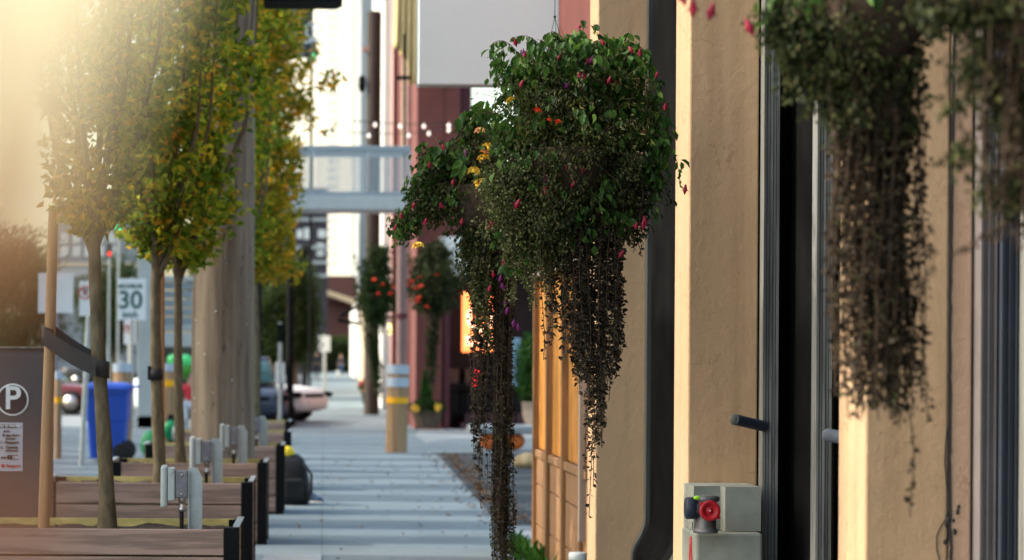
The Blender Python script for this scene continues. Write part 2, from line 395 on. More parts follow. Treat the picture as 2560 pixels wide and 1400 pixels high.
# ------------------------------------------------------------------ world, sun, camera
sc = bpy.context.scene
w = bpy.data.worlds.new('World'); sc.world = w; w.use_nodes = True
nt = w.node_tree; bg = nt.nodes['Background']
sky = nt.nodes.new('ShaderNodeTexSky'); sky.sky_type = 'NISHITA'; sky.sun_disc = False
SE = math.radians(38); SA = math.radians(-87)        # sun off to the street side, a touch ahead of the camera
sky.sun_elevation = SE; sky.sun_rotation = SA; sky.air_density = 1.3; sky.dust_density = 3.5; sky.ozone_density = 1.0
wb = nt.nodes.new('ShaderNodeMix'); wb.data_type = 'RGBA'; wb.blend_type = 'MULTIPLY'; wb.inputs[0].default_value = 1
nt.links.new(sky.outputs[0], wb.inputs[6]); wb.inputs[7].default_value = (1.0,1.02,.95,1); nt.links.new(wb.outputs[2], bg.inputs[0]); bg.inputs[1].default_value = .15
ld = bpy.data.lights.new('sun', 'SUN'); ld.energy = 1.3; ld.angle = math.radians(.5); ld.color = (1, .94, .84)
lo = bpy.data.objects.new('sun', ld); C.objects.link(lo)
sd = Vector((math.sin(SA)*math.cos(SE), math.cos(SA)*math.cos(SE), math.sin(SE)))
lo.rotation_euler = (-sd).to_track_quat('-Z', 'Y').to_euler(); lo.location = (-6, 10, 9)
cd = bpy.data.cameras.new('camera'); cam = bpy.data.objects.new('camera', cd); C.objects.link(cam); sc.camera = cam
cd.sensor_width = 36; cd.lens = 36*F/2560; cd.shift_x = (1280-CX)/2560; cd.shift_y = (HY-700)/2560
cd.clip_start = .02; cd.clip_end = 4000
cam.matrix_world = Matrix.Translation((0,0,H)) @ Matrix.Rotation(PI/2, 4, 'X') @ Matrix.Rotation(ROLL, 4, 'Z')
cd.dof.use_dof = True; cd.dof.focus_distance = 9.9; cd.dof.aperture_fstop = 3.5
sc.view_settings.view_transform = 'Standard'; sc.view_settings.look = 'None'; sc.view_settings.gamma = 1
sc.view_settings.exposure = 1.5
sc.cycles.max_bounces = 6; sc.cycles.transparent_max_bounces = 12

# ------------------------------------------------------------------ ground
struct(MB().box(-400, 400, -20, 1500, -.6, -.12).build('road', 'asphalt'))
struct(MB().box(-7.5, 1.62, 2, 49.0, -.2, 0).build('sidewalk', 'walk'))
sw2 = struct(MB().box(-1.0, 2.0, 49.0, 230, -.2, 0).build('far_sidewalk', 'walk'))
struct(MB().box(-6.5, -1.0, 49.0, 57, -.2, 0).build('driveway', 'paleconc'))
# gravel strip with a gently curved edge on the building side
gp = [(1.53,20.9),(1.58,25),(1.66,32),(1.72,36.5),(9,37.6),(9,20.9)]
struct(MB().prism(gp, 'Z', -.1, .004).build('gravel_path', 'gravel'))
struct(MB().box(1.62, 9, 2, 20.9, -.2, -.002).build('alley_pavement', 'paleconc'))
ap = [(1.62,20.9),(9,20.9),(9,48.8),(1.62,48.8)]
struct(MB().prism(ap, 'Z', -.2, 0).build('yard_pavement', 'walk'))
ap = [(1.75,40.5),(2.3,42.0),(3.6,43.2),(9,44),(9,48.7),(1.95,48.7),(1.7,44)]
struct(MB().prism(ap, 'Z', -.05, .008).build('apron_pavement', 'paleconc'))

lit = MB()
for i in range(750):
    t = R.random(); Y = 20.5+t*15.5; X = 1.60+(Y-20.9)*.012 + abs(R.gauss(0,.16))*(1 if R.random()<.8 else -1)
    lit.leaf(Vector((X, Y, .015+R.random()*.01)), Vector((R.uniform(-1,1),R.uniform(-1,1),R.uniform(-.1,.2))), Vector((R.uniform(-.3,.3),R.uniform(-.3,.3),1)), R.uniform(.03,.07), R.uniform(.02,.045))
for i in range(110):
    Y = R.uniform(16,34); X = R.uniform(-.35,1.5)
    lit.leaf(Vector((X, Y, .012)), Vector((R.uniform(-1,1),R.uniform(-1,1),R.uniform(0,.3))), Vector((R.uniform(-.3,.3),R.uniform(-.3,.3),1)), R.uniform(.02,.06), R.uniform(.015,.035))
tag(lit.build('fallen_leaves', 'litter'), 'brown fallen leaves scattered along the gravel edge and the pavement', 'leaves', kind='stuff')
cv = MB().box(-.42, -.005, 16.9, 17.55, .002, .012).build('utility_cover', 'galv')
tag(cv, 'flat metal utility cover set in the pavement in front of the planters', 'cover')

# weeds at the foot of the wood wall
wd = MB()
for i in range(260):
    b = R.random(); c = Vector((1.50+R.gauss(0,.06), 14.9+b*4.2, .0))
    L = R.uniform(.05,.17)
    d = Vector((R.uniform(-1,.4), R.uniform(-1,1), R.uniform(.3,1.3)))
    wd.leaf(c, d, rv(), L, L*.3)
tag(wd.build('weeds', 'shrub'), 'green weeds growing along the foot of the wooden wall', 'weeds', kind='stuff')

# ------------------------------------------------------------------ stucco building with pilasters
bl = thing('stucco_building', 'tan stucco building with square pilasters and black window bays beside the pavement', 'building', (1.6, 10, 0))
def bpart(mb, name, m, label=None):
    o = mb.build(name, m); o.parent = bl; o.matrix_parent_inverse = Matrix.Translation((-1.6,-10,0))
    if label: o['label'] = label
    return o
YC, YA, YB = 14.18, 10.6, 7.13
PT = 6.2
for Yn in (YC, YA, YB, 3.6):
    if Yn == YB:
        Xc = 1.6+.245
        bpart(MB().box(1.6, Xc, Yn, Yn+.37, 0, PT, .008), 'pilaster', 'tan', 'tan stucco pilaster split by a long crack')
        bpart(MB().box(Xc+.004, 1.912, Yn-.004, Yn+.37, 0, PT, .006), 'wall_strip', 'tanrough')
    else:
        bpart(MB().box(1.6, 1.905, Yn, Yn+.42, 0, PT, .008), 'pilaster', 'tan')
bpart(MB().box(1.6, 4.5, 2.0, 14.9, PT+.01, 7.2), 'upper_wall', 'tan')
for Yn in (YC, YA, YB):
    y0 = Yn-3.06
    # black bay recessed behind the jambs
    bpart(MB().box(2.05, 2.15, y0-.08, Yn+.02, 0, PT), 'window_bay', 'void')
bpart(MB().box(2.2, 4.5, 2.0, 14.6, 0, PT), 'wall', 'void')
def ogee(xs, ztop, x_out):
    """grey jamb board outline in X/Z with an ogee foot stepping out to the street"""
    pts = [(2.04,0), (2.04,PT), (xs,PT), (xs,ztop)]
    for k in range(9):
        t = k/8; pts.append((xs-(xs-x_out)*(.5-.5*math.cos(PI*t)), ztop-.02-.22*t))
    pts += [(x_out, .0)]
    return pts
def groove_jamb(x0, x1, ya, yb, name='jamb', m='jamb'):
    n = 5; mb = MB(); wdt = (x1-x0)/n
    for k in range(n):
        off = [0,.006,.002,.008,.001][k]
        mb.box(x0+k*wdt+.0015, x0+(k+1)*wdt-.0015, ya+off, yb, 0, PT)
    return bpart(mb, name, m)
# jambs next to each pilaster, near side
MT['jambshade'] = woodmat('shade_toned_jamb_paint', (.075,.075,.072), 'Z', .4, .8, 2, .05)  # jamb grey with shade put into the colour, to offset the sunlit street face
bpart(MB().prism(ogee(1.885, .53, 1.81), 'Y', 14.09, 14.175), 'jamb', 'jambshade')
bpart(MB().prism(ogee(1.908, .53, 1.822), 'Y', 12.80, 14.086), 'base_moulding', 'void')
bpart(MB().prism(ogee(1.885, .53, 1.81), 'Y', 12.68, 12.797), 'jamb', 'jambshade')
bpart(MB().prism(ogee(1.908, .53, 1.822), 'Y', 11.1, 12.677), 'base_moulding', 'void')
groove_jamb(1.909, 1.979, 10.50, 10.60)
groove_jamb(1.957, 2.022, 9.60, 9.70, 'mullion')
bpart(MB().box(1.94, 2.045, 8.6, 9.598, 0, .02), 'sill', 'jamb')
groove_jamb(1.916, 1.966, 7.05, 7.13, 'jamb', 'purple')
groove_jamb(1.969, 2.018, 7.02, 7.12, 'jamb', 'darkblue')
bpart(MB().box(2.022, 2.045, 6.95, 7.10, 0, PT), 'downpipe', 'jamb')
# the crack down pilaster B : a torn dark sealant bead
pts = []; z = 0.0; x = 0
while z < 3.6:
    pts.append((z, 1.8505 + .004*math.sin(z*3.1) + .0035*noise.noise(Vector((z*4,0,0))) + .003*R.uniform(-1,1)*(R.random()<.3))); z += .02
cb = MB()
for i in range(len(pts)-1):
    (z0,x0),(z1,x1) = pts[i], pts[i+1]
    w0 = .0042+.0022*noise.noise(Vector((z0*7,3,0))); w1 = .0042+.0022*noise.noise(Vector((z1*7,3,0)))
    cb.add([(x0-w0,7.124,z0),(x0+w0,7.124,z0),(x1+w1,7.124,z1),(x1-w1,7.124,z1),
            (x0-w0,7.14,z0),(x0+w0,7.14,z0),(x1+w1,7.14,z1),(x1-w1,7.14,z1)], [(0,1,2,3),(0,3,7,4),(1,5,6,2)])
# side curl of the crack low down
q = [(1.848,1.02),(1.838,.98),(1.822,.955),(1.812,.93),(1.812,.89),(1.822,.855),(1.838,.83),(1.848,.80)]
for a, b in zip(q[:-1], q[1:]): cb.tube([(a[0],7.1275,a[1]),(b[0],7.1275,b[1])], .0018, 5)
q = [(1.842,1.25),(1.836,1.2),(1.834,1.15),(1.838,1.10),(1.846,1.04)]
for a, b in zip(q[:-1], q[1:]): cb.tube([(a[0],7.1275,a[1]),(b[0],7.1275,b[1])], .0016, 5)
bpart(cb, 'crack', 'strap')
pk = MB()
for (px, py) in [(2395,1280),(2372,1300),(2368,1310),(2388,1330),(2364,1355),(2398,1268),(2385,1302)]:
    p = P(px,py,7.12); pk.ball((p.x, 7.125, p.z), .004+R.random()*.004, 1, .3, 1.4, 8, .3)
bpart(pk, 'chip', 'strap')

# handrail stubs
def rail(a, b, label):
    t = thing('handrail', label, 'handrail', tuple(b), 'handrail stubs on the stucco pilasters')
    o = MB().tube([a, a.lerp(b,.5), b], M(14,10.4), 16).build('rail_tube', 'darkblue'); o.parent = t; o.matrix_parent_inverse = Matrix.Translation(-b)
    o = MB().ball(tuple(a), M(14.5,10.4), 1, .6, 1, 14).build('end_cap', 'jamb'); o.parent = t; o.matrix_parent_inverse = Matrix.Translation(-b)
rail(P(1838,1049,10.42), P(1912,1066,10.50), 'short grey handrail stub with a rounded end below the cracked plaster pilaster face')
rail(P(2072,1088,8.7), P(2135,1099,8.3), 'grey handrail stub half hidden by the nearest lit pilaster')

# concrete block with the fire hose inlet
cb = thing('concrete_plinth', 'two stepped grey concrete blocks at the foot of the middle pilaster', 'concrete block', (1.7, 10.3, 0))
o = MB().box(1.575, 1.855, 10.18, 10.592, 0, .715, .012).build('lower_block', 'blockconc'); o.parent = cb; o.matrix_parent_inverse = Matrix.Translation((-1.7,-10.3,0))
o = MB().prism([(1.582,10.30),(1.582,10.59),(1.862,10.59),(1.862,10.26),(1.71,10.26),(1.70,10.33)], 'Z', .717, .905).build('upper_block', 'blockconc'); o.parent = cb; o.matrix_parent_inverse = Matrix.Translation((-1.7,-10.3,0))
tm = MB(); zc = .62
tm.prism([(10.22,.40),(10.26,.40),(10.31,.40+.26),(10.325,.40+.26),(10.37,.40),(10.41,.40),(10.335,.69),(10.30,.69)], 'X', 1.571, 1.5745)
o = tm.build('stencilled_mark', 'redink'); o.parent = cb; o.matrix_parent_inverse = Matrix.Translation((-1.7,-10.3,0))
fc = P(1768,1277,10.0)
fd = thing('fire_hose_inlet', 'metal fire hose inlet with one red cap and one dark cap on the concrete blocks', 'hose inlet', tuple(fc))
MB().lathe([(.03,-.10),(.052,-.098),(.052,-.085),(.044,-.08),(.044,.03),(.056,.035),(.058,.052),(.04,.058)], (.01,.10,.0)).build('inlet_body', 'brass', fd)
o = MB().lathe([(.034,-.05),(.034,0.03)], (.012,.06,0), axis='Y').build('outlet_neck', 'brass', fd)
rc = MB().lathe([(.040,0),(.043,.004),(.043,.016),(.040,.020),(.026,.017),(.024,.011),(.012,.010),(.008,.016),(.004,.018)], (.012,.015,0), 28, axis='Y')
for a in (2.45, 5.6): rc.box(.012+.045*math.cos(a)-.008, .012+.045*math.cos(a)+.008, -.001,.014, .045*math.sin(a)-.006, .045*math.sin(a)+.006, .002)
rcap = rc.build('red_cap', 'redcap', fd)
MB().ball((.012,-.006,0), .0045).build('pin', 'steel', rcap)
MB().lathe([(.030,-.04),(.030,.025)], (-.03,.09,.005), axis='X').build('outlet_neck', 'brass', fd)
dk = MB().lathe([(.040,0),(.046,.004),(.046,.036),(.040,.042),(.012,.042)], (-.036,.09,.005), 24, axis='X').build('dark_cap', 'fdcblue', fd)
MB().ball((-.032,.06,.05), .011, 1.5, 1, .8).build('lime_tag', 'lime', fd)
MB().tube([(-.05,.07,-.05),(-.05,.07,-.08)], .002, 6).build('chain', 'wire', fd)

# ------------------------------------------------------------------ wooden wall bay
ww = thing('wooden_wall', 'amber painted timber panel wall with vertical posts and a lower plank skirt', 'wall', (1.6, 16.4, 0))
def wp(mb, name, m, parent=None, label=None):
    o = mb.build(name, m); o.parent = ww; o.matrix_parent_inverse = Matrix.Translation((-1.6,-16.4,0))
    return o
y0, y1 = 14.62, 18.15
ZR = .72; ZT = 2.04
posts = [18.10, 17.05, 15.95, 14.85]
wp(MB().box(1.62, 1.72, y0, y1, ZR+.05, ZT), 'upper_panel', 'amber')
for i in range(3):
    ya, yb = posts[i+1]+.08, posts[i]-.08
    for k in range(3):
        s = (yb-ya)/3
        wp(MB().box(1.612, 1.619, ya+k*s+.006, ya+(k+1)*s-.006, ZR+.06, ZT-.01), 'board', 'amber')
for yy in posts:
    wp(MB().box(1.572, 1.66, yy-.035, yy+.045, 0, ZT, .006), 'post', 'trimwood')
wp(MB().box(1.585, 1.618, y0, y1, ZR-.01, ZR+.045, .006), 'rail', 'cedar')
for k, (za, zb) in enumerate([(.02,.20),(.21,.50),(.51,.70)]):
    wp(MB().box(1.60, 1.64, y0, y1, za, zb, .004), 'skirt_plank', 'cedar')
wp(MB().box(1.56, 1.75, y0-.02, y1+.06, ZT, ZT+.035, .006), 'cornice', 'greywood')
wp(MB().box(1.64, 1.8, y0, y1, ZT+.04, 6.0), 'upper_wall', 'maroon')
gb = MB().box(1.556, 1.604, 14.66, 14.71, .33, 2.05, .004).build('downpipe_board', 'greywood')
tag(gb, 'narrow weathered grey board fixed upright between wooden wall and stucco pilaster', 'board')
wc = thing('pipe_stub', 'short white capped pipe at the foot of the wooden wall', 'pipe', tuple(P(1444,1400,13.2)))
MB().lathe([(.045,-.4),(.045,.0),(.05,.002),(.05,.035),(.044,.042),(.01,.043)]).build('pipe', 'white', wc)

# blank projecting sign
sg = thing('projecting_sign', 'large blank white sign board projecting over the pavement behind the flower basket', 'sign', (1.3, 17.0, 3.6))
a = P(1046,210,17.0); b = P(1449,210,17.0)
o = MB().box(a.x, b.x, 17.0, 17.08, a.z, a.z+1.4, .006).build('panel', 'signpanel', sg); o.matrix_parent_inverse = Matrix.Translation((-1.3,-17,-3.6))
o = MB().box(a.x-.01, b.x+.01, 17.085, 17.10, a.z-.012, a.z+1.41).build('frame', 'palesteel', sg); o.matrix_parent_inverse = Matrix.Translation((-1.3,-17,-3.6))
o = MB().box(b.x, 1.75, 17.0, 17.05, a.z+.9, a.z+.95).build('bracket', 'black', sg); o.matrix_parent_inverse = Matrix.Translation((-1.3,-17,-3.6))

# ------------------------------------------------------------------ planters
PLX0, PLX1 = -1.75, -.42
planters = [(11.80, .60, -1.95, -.405), (15.65, .62, -1.80, -.45), (18.55, .62, -1.62, -.425), (22.1, .62, -1.62, -.352), (26.1, .62, -1.6, -.345), (30.2, .62, -1.6, -.40)]
plabels = ['nearest hardwood planter box with black corner posts, cut off by the picture edge', 'hardwood planter box holding the second strapped tree',
 'hardwood planter box just in front of the thick utility pole', 'hardwood planter box with the black backpack leaning beside it',
 'small looking planter box behind the yellow topped backpack', 'farthest planter box near the parked dark car']
for (Y, hh, xa, xb), lab in zip(planters, plabels):
    t = thing('planter_box', lab, 'planter', ((xa+xb)/2, Y, 0), 'hardwood planter boxes along the kerb')
    cx = (xa+xb)/2; W = xb-xa; D = .66
    for side in (0, D-.03):
        n = 4; hb = hh/n
        for k in range(n):
            MB().box(-W/2+.03, W/2-.075 if side == 0 else W/2-.03, side, side+.03, .02+k*hb+.004, .02+(k+1)*hb-.006-(.015 if k == n-1 else 0), .003).build('board', 'plank', t)
    MB().box(-W/2+.03, W/2-.045, D-.045, D-.032, .3, hh+.01).build('lining', 'plankin', t)
    for sx in (-1, 1):
        for k in range(4):
            hb = hh/4
            x_ = W/2-.02 if sx > 0 else -W/2
            MB().box(x_-.012, x_+.01, .075, D-.075, .02+k*hb+.004, .02+(k+1)*hb-.004, .002).build('side_board', 'plank', t)
        for yy in (-.004, D-.07):
            MB().box(sx*W/2-(.074 if sx > 0 else 0), sx*W/2+(0 if sx > 0 else .074), yy, yy+.07, 0, hh+.008, .002).build('corner_post', 'black', t)
        MB().box(sx*W/2-.03, sx*W/2+.002, .0, D, hh+.012, hh+.02).build('edge_cap', 'galv', t)
    so = MB(); n = 26
    for i in range(n):
        for j in range(8):
            pass
    vs = [(-W/2+.03+(W-.08)*i/n, .035+(D-.09)*j/8, hh-.03+.022*noise.noise(Vector((i*.6+Y, j*.8, 0)))+.012*R.random()) for j in range(9) for i in range(n+1)]
    fs = [(j*(n+1)+i, j*(n+1)+i+1, (j+1)*(n+1)+i+1, (j+1)*(n+1)+i) for j in range(8) for i in range(n)]
    so.add(vs, fs, True)
    for i in range(14): so.leaf(Vector((R.uniform(-W/2+.05, W/2-.08), R.uniform(.05,D-.1), hh-.02)), rv(), Vector((0,0,1)), .03, .02)
    so.build('soil', 'soil', t)

# outlet boxes
def outlet():
    t = thing('outlet_box', '', 'outlet box')
    MB().prism([(.0,-.10),(.07,-.10),(.07,.20),(.045,.25),(0,.25)], 'Y', .0, .012).build('bracket', 'galv', t)
    o = t.children[0]
    MB().box(.0,.008,-.025,.0,-.10,.23).build('bracket_flange', 'galv', o)
    bb_ = MB().box(-.062,.0,-.04,.04,.10,.235,.006).build('box_body', 'castgrey', t)
    for z_ in (.12,.215): MB().ball((-.03,-.042,z_), .005, n=8).build('screw', 'steel', bb_)
    c = MB().box(-.10,-.064,-.045,.045,.085,.25,.006).build('box_cover', 'pvc', t)
    MB().box(-.135,-.102,-.05,.05,.05,.262,.012).build('cover_lid', 'pvc', c)
    MB().tube([(-.085,-.047,.235),(-.085,-.056,.235)], .014, 14).build('hinge', 'pvc', c)
    co = MB().lathe([(.016,.03),(.02,.032),(.02,.05),(.015,.055),(.015,.075),(.019,.08),(.019,.10)], (-.03,0,0), 14).build('connector', 'steel', t)
    cn = MB(); pts = []
    prof = []
    for i in range(26):
        prof += [(.0125, .03-.006*i), (.0095, .027-.006*i)]
    cn.lathe(prof, (-.032,0,0), 12).build('conduit', 'rubber', t)
    return t
ob0 = outlet()
obs = [((480,1310),12.05,1.0,'outlet box on a bracket at the near end, in the first planter'), ((536,1207),15.95,1.05,'outlet box on a bracket in the second planter, overlapping the utility pole edge'),
       ((601,1160),18.95,1.05,'outlet box on a bracket in front of the utility pole, right half'), ((655,1098),22.5,1.0,'outlet box on a bracket just past the utility pole')]
for i, ((px,py),Y,s,lab) in enumerate(obs):
    t = ob0 if i == 0 else copy_tree(ob0)
    t['label'] = lab; t['group'] = 'outlet boxes on brackets in the planters'
    p = P(px,py,Y); t.location = (p.x-.02, Y, .64); t.scale = (s,s,s)

# ------------------------------------------------------------------ trees
def crown_leaves(mb, stems, c, rx, ry, z0, z1, n, size, rnd, taper=.75, clump=9, low=.35):
    for i in range(n//clump):
        t = rnd.random(); z = z0+(z1-z0)*t
        prof = low+(1-low)*math.sin(min(1,t*1.9)*PI/2); prof *= (1-(t**2.5)*taper)
        prof *= .72+.5*noise.noise(Vector((c[0]*3+z*1.6, c[1], 5)))+.2
        a = rnd.uniform(0,2*PI); rr = prof*math.sqrt(rnd.random())*(.82+.75*noise.noise(Vector((math.cos(a)*1.5, math.sin(a)*1.5, z*2.3+c[1]))))
        p = Vector((c[0]+rx*rr*math.cos(a), c[1]+ry*rr*math.sin(a), z))
        out = Vector((math.cos(a), math.sin(a), .9)).normalized()
        L = rnd.uniform(.12,.26)
        for k in range(clump):
            u = k/clump
            q = p+out*L*u+rv(rnd)*.035
            d = (out*.4+rv(rnd)*.9+Vector((0,0,-.35)))
            s = size*rnd.uniform(.7,1.25)
            mb.leaf(q, d, rv(rnd), s, s*.55)
def tree(px, py, Y, top, rb, mt, r, label, seed, n=5200, size=.05, z1=5.4, offx=0, group='young street trees in the planters', low=.32, ztop=None):
    rnd = random.Random(seed)
    b = P(px,py,Y); tp = P(top[0],top[1],Y)
    t = thing('street_tree', label, 'tree', (b.x, Y, b.z-.1), group)
    rel = lambda v: Vector(v)-Vector((b.x,Y,b.z-.1))
    pts = []; rad = []
    for k in range(12):
        u = k/11; p = b.lerp(tp, u); p = p+Vector((math.sin(u*5+seed)*.008, 0, 0)); pts.append(rel(p)-Vector((0,0,.1*(k==0))));
        rad.append(rb*((1.35 if k == 0 else 1)-.28*u)*(1+.05*math.sin(k*2.1+seed)))
    tr = MB().tube(pts, rad, 14)
    # main limbs up into the crown
    for k in range(7):
        a = rnd.uniform(0,2*PI); s = pts[-1]-Vector((0,0,rnd.uniform(0,.25)*(k>0)))
        e = s+Vector((math.cos(a)*r*rnd.uniform(.3,.8), math.sin(a)*r*rnd.uniform(.3,.8), rnd.uniform(.9,1.6)))
        m = s.lerp(e,.5)+Vector((math.cos(a)*.06, math.sin(a)*.06, .06)); e2 = e+Vector((math.cos(a)*.05, 0, 1.0))
        tr.tube([s, m, e, e2], [rb*.5, rb*.36, rb*.22, .006], 8)
    tr.build('trunk', 'bark', t)
    cr = MB(); zl = tp.z
    crown_leaves(cr, None, (tp.x+offx-b.x, 0), r, r, zl-.05-(b.z-.1), z1-(b.z-.1), n, size, rnd, low=low)
    cr.build('crown', mt, t)
    return t
tree(266,1312,12.15,(236,560),M(21,12.15),'yellow_autumn',.42,'pale yellow leaved young tree in the nearest planter strapped to a stake',1,n=5200,size=.056,z1=4.3,offx=-.02)
tree(398,1212,16.0,(388,620),M(17,16),'green_autumn',.62,'green young tree standing between the speed sign and the utility pole',2,n=9500,size=.072)
tree(452,1155,18.95,(442,650),M(13,19),'green_autumn',.80,'thin trunked green tree directly in front of the utility pole',3,n=13000,size=.078)
tree(560,1098,22.6,(560,700),M(14,22.6),'green_autumn',.62,'green and yellow tree whose trunk hides behind the utility pole',4,n=6500,size=.078,low=.4)
tree(606,1075,26.6,(606,690),M(13,26.6),'orange_autumn',.70,'orange tinged autumn tree showing just past the utility pole',5,n=15000,size=.085,offx=.1,low=.55,z1=7)
tree(640,1055,30.8,(640,700),M(10,30.8),'orange_autumn',.66,'farther orange autumn tree overlapping the one past the utility pole',6,n=8000,size=.085,offx=.1,low=.6,z1=7.5)

# stake and straps
st = thing('tree_stake', 'pale leaning wooden stake beside the nearest tree', 'stake', tuple(P(108,1302,12.2)))
a, b = P(108,1330,12.2), P(133,525,12.2)
MB().tube([a-Vector(st.location), a.lerp(b,.5)-Vector(st.location)+Vector((.004,0,0)), b-Vector(st.location)], [M(15,12.2),M(14.5,12.2),M(12.5,12.2)], 14).build('stake_pole', 'stake', st)
sb = MB()
def band(mb, a, b, h0, h1, yoff, th=.004):
    n = 10; vs = []
    for k in range(n+1):
        u = k/n; p = a.lerp(b,u); sag = -.012*math.sin(PI*u)
        for dz in (h0,h1):
            vs.append((p.x, p.y+yoff, p.z+sag+dz)); 
        for dz in (h0,h1): vs.append((p.x, p.y+yoff+th, p.z+sag+dz))
    fs = []
    for k in range(n):
        o = 4*k; fs += [(o,o+4,o+5,o+1),(o+2,o+3,o+7,o+6),(o+1,o+5,o+7,o+3),(o,o+2,o+6,o+4)]
    mb.add(vs, fs)
hw = M(23,12.2)
a, b = P(112,842,12.12), P(240,918,12.08)
band(sb, a, b, -hw, hw, -.02); band(sb, P(136,835,12.22)+Vector((0,0,0)), P(262,912,12.2), -hw*.9, hw*.9, .02)
def ring(mb, c, r, h, n=24, tilt=0):
    vs = []
    for k in range(n):
        a = 2*PI*k/n
        for rr in (r, r+.004):
            for dz in (-h, h): vs.append((c.x+rr*math.cos(a), c.y+rr*math.sin(a), c.z+dz+tilt*math.cos(a)))
    fs = []
    for k in range(n):
        o = 4*k; p = 4*((k+1)%n)
        fs += [(o+2,p+2,p+3,o+3),(o,o+1,p+1,p),(o+1,o+3,p+3,p+1),(o,p,p+2,o+2)]
    mb.add(vs, fs, True)
ring(sb, P(251,921,12.15), M(21,12.15), hw*.9, tilt=-.008); ring(sb, P(121,842,12.2), M(15,12.2), hw, tilt=-.012)
tag(sb.build('strap', 'strap'), 'wide dark rubber strap tying the nearest tree to its stake', 'strap')
sb = MB(); ring(sb, P(389,936,16), M(17.5,16), M(14,16)); sb.box(P(370,920,16).x, P(376,920,16).x, 15.96,16.0, P(370,948,16).z, P(370,915,16).z)
tag(sb.build('strap', 'darkstrap'), 'small black band strapped round the second tree trunk', 'strap')
s2 = MB().tube([P(404,1210,16.35), P(404,640,16.35)], M(8,16.3), 12).build('tree_stake', 'stake')
tag(s2, 'brown stake mostly hidden behind the second tree trunk', 'stake')

# ------------------------------------------------------------------ utility pole
up = thing('utility_pole', 'thick weathered wooden utility pole rising between the planters', 'utility pole', (P(556,1150,20.6).x, 20.6, 0))
ux = up.location.x
pts = [Vector((0,0,0)), Vector((0,0,1.0)), Vector((0,0,2.03))]
rr = [M(82,20.6), M(80,20.6), M(77.8,20.6)]
MB().tube(pts, rr, 40, caps=False).build('lower_sleeve', 'pole', up)
x1 = M(77,20.6)
pts = [Vector((0.003,0,2.0)), Vector((.03,0,3.5)), Vector((.075,0,5.5)), Vector((.14,0,9.0))]
MB().tube(pts, [M(77,20.6), M(67,20.6), M(56,20.6), M(45,20.6)], 40).build('shaft', 'pole', up)
for i in range(16):
    a = R.uniform(PI*1.1, PI*1.9); z = R.uniform(.75,2.4); r_ = M(79,20.6) if z < 2.0 else M(74,20.6)
    MB().ball((r_*math.cos(a), r_*math.sin(a), z), R.uniform(.005,.008), 1, 1, 1, 8).build('nail_head', 'steel', up)
lh = MB().prism([(.30,0),(.92,0),(.98,.02),(.92,.05),(.86,.42),(.34,.42)], 'Y', -.25, .25)
lb = lh.build('lamp_head', 'black', up); lb.location = (0.02, .4, P(700,12,21).z)
MB().box(-.02,.36,-.03,.03,.2,.26).build('lamp_arm', 'black', lb)
# street banner on a far lamp post
bn = thing('street_banner', 'grey street banner with pale lettering hanging above the orange autumn trees', 'banner', tuple(P(735,60,40)))
w_ = M(45,40); q0 = Vector(bn.location)
MB().box(P(660,0,40).x-q0.x, P(783,0,40).x-q0.x, 0, .02, P(0,140,40).z-q0.z, P(0,-40,40).z-q0.z).build('banner_cloth', mat('grey_banner_cloth', (.17,.16,.13), .8, .2, .8), bn)
MB().box(P(762,0,40).x-q0.x, P(777,0,40).x-q0.x, -.004, -.002, P(0,140,40).z-q0.z, P(0,-40,40).z-q0.z).build('dark_stripe', 'carblack', bn)
text('NAYO', M(38,40), 'lettering', 'whitesign', bn, (M(20,40), -.01, -M(10,40)), bold=.004, sx=1)
text('IN', M(22,40), 'lettering', 'whitesign', bn, (M(5,40), -.01, M(-22,40)), bold=.004)
text('CANADA', M(32,40), 'lettering', 'whitesign', bn, (M(8,40), -.01, M(-38,40)), bold=.004, sx=.72)
MB().tube([(P(786,0,40).x-q0.x,.04,-q0.z), (P(786,0,40).x-q0.x,.04,2.2)], .05, 10)
MB().tube([(P(650,0,40).x-q0.x,.05,-q0.z), (P(650,0,40).x-q0.x,.05,2.2)], .055, 12).build('banner_pole', 'black', bn)

# ------------------------------------------------------------------ bollards
def bollard(px, Y, w_, top, bands, lean, label):
    b = P(px, 900, Y); t = thing('bollard', label, 'bollard', (b.x, Y, 0), 'round timber bollards with reflective bands')
    r = M(w_/2, Y); ht = P(px, top, Y).z
    bt = MB().tube([(0,0,0),(lean*.5,0,ht*.5),(lean,0,ht-.03),(lean,0,ht)], [r*1.0, r*.98, r*.97, r*.86], 24).build('post', 'bollard', t)
    for (ya, yb, m) in bands:
        za, zb = P(px,yb,Y).z, P(px,ya,Y).z; u = za/ht
        MB().tube([(lean*za/ht,0,za),(lean*zb/ht,0,zb)], [r*1.035]*2, 24).build('reflective_band', m, t)
bollard(992,36.5,54,912,[(912,935,'reflect'),(944,967,'reflect'),(993,1008,'yellow')],.02,'timber bollard with two silver bands and one yellow band in the middle of the pavement')
bollard(307,39.0,48,910,[(909,930,'reflect'),(968,982,'yellow')],.0,'timber bollard standing behind the blue wheeled bin')
bollard(424,38.0,46,910,[(909,928,'reflect'),(950,966,'yellow')],.0,'timber bollard seen between the two slim tree trunks')
bollard(146,33.5,18,930,[(928,948,'reflect'),(993,1008,'yellow')],.0,'thin timber bollard beside the parking machine and leaning stake')
bollard(681,62,12,905,[(912,921,'yellow')],.0,'far yellow banded bollard behind the dark car')

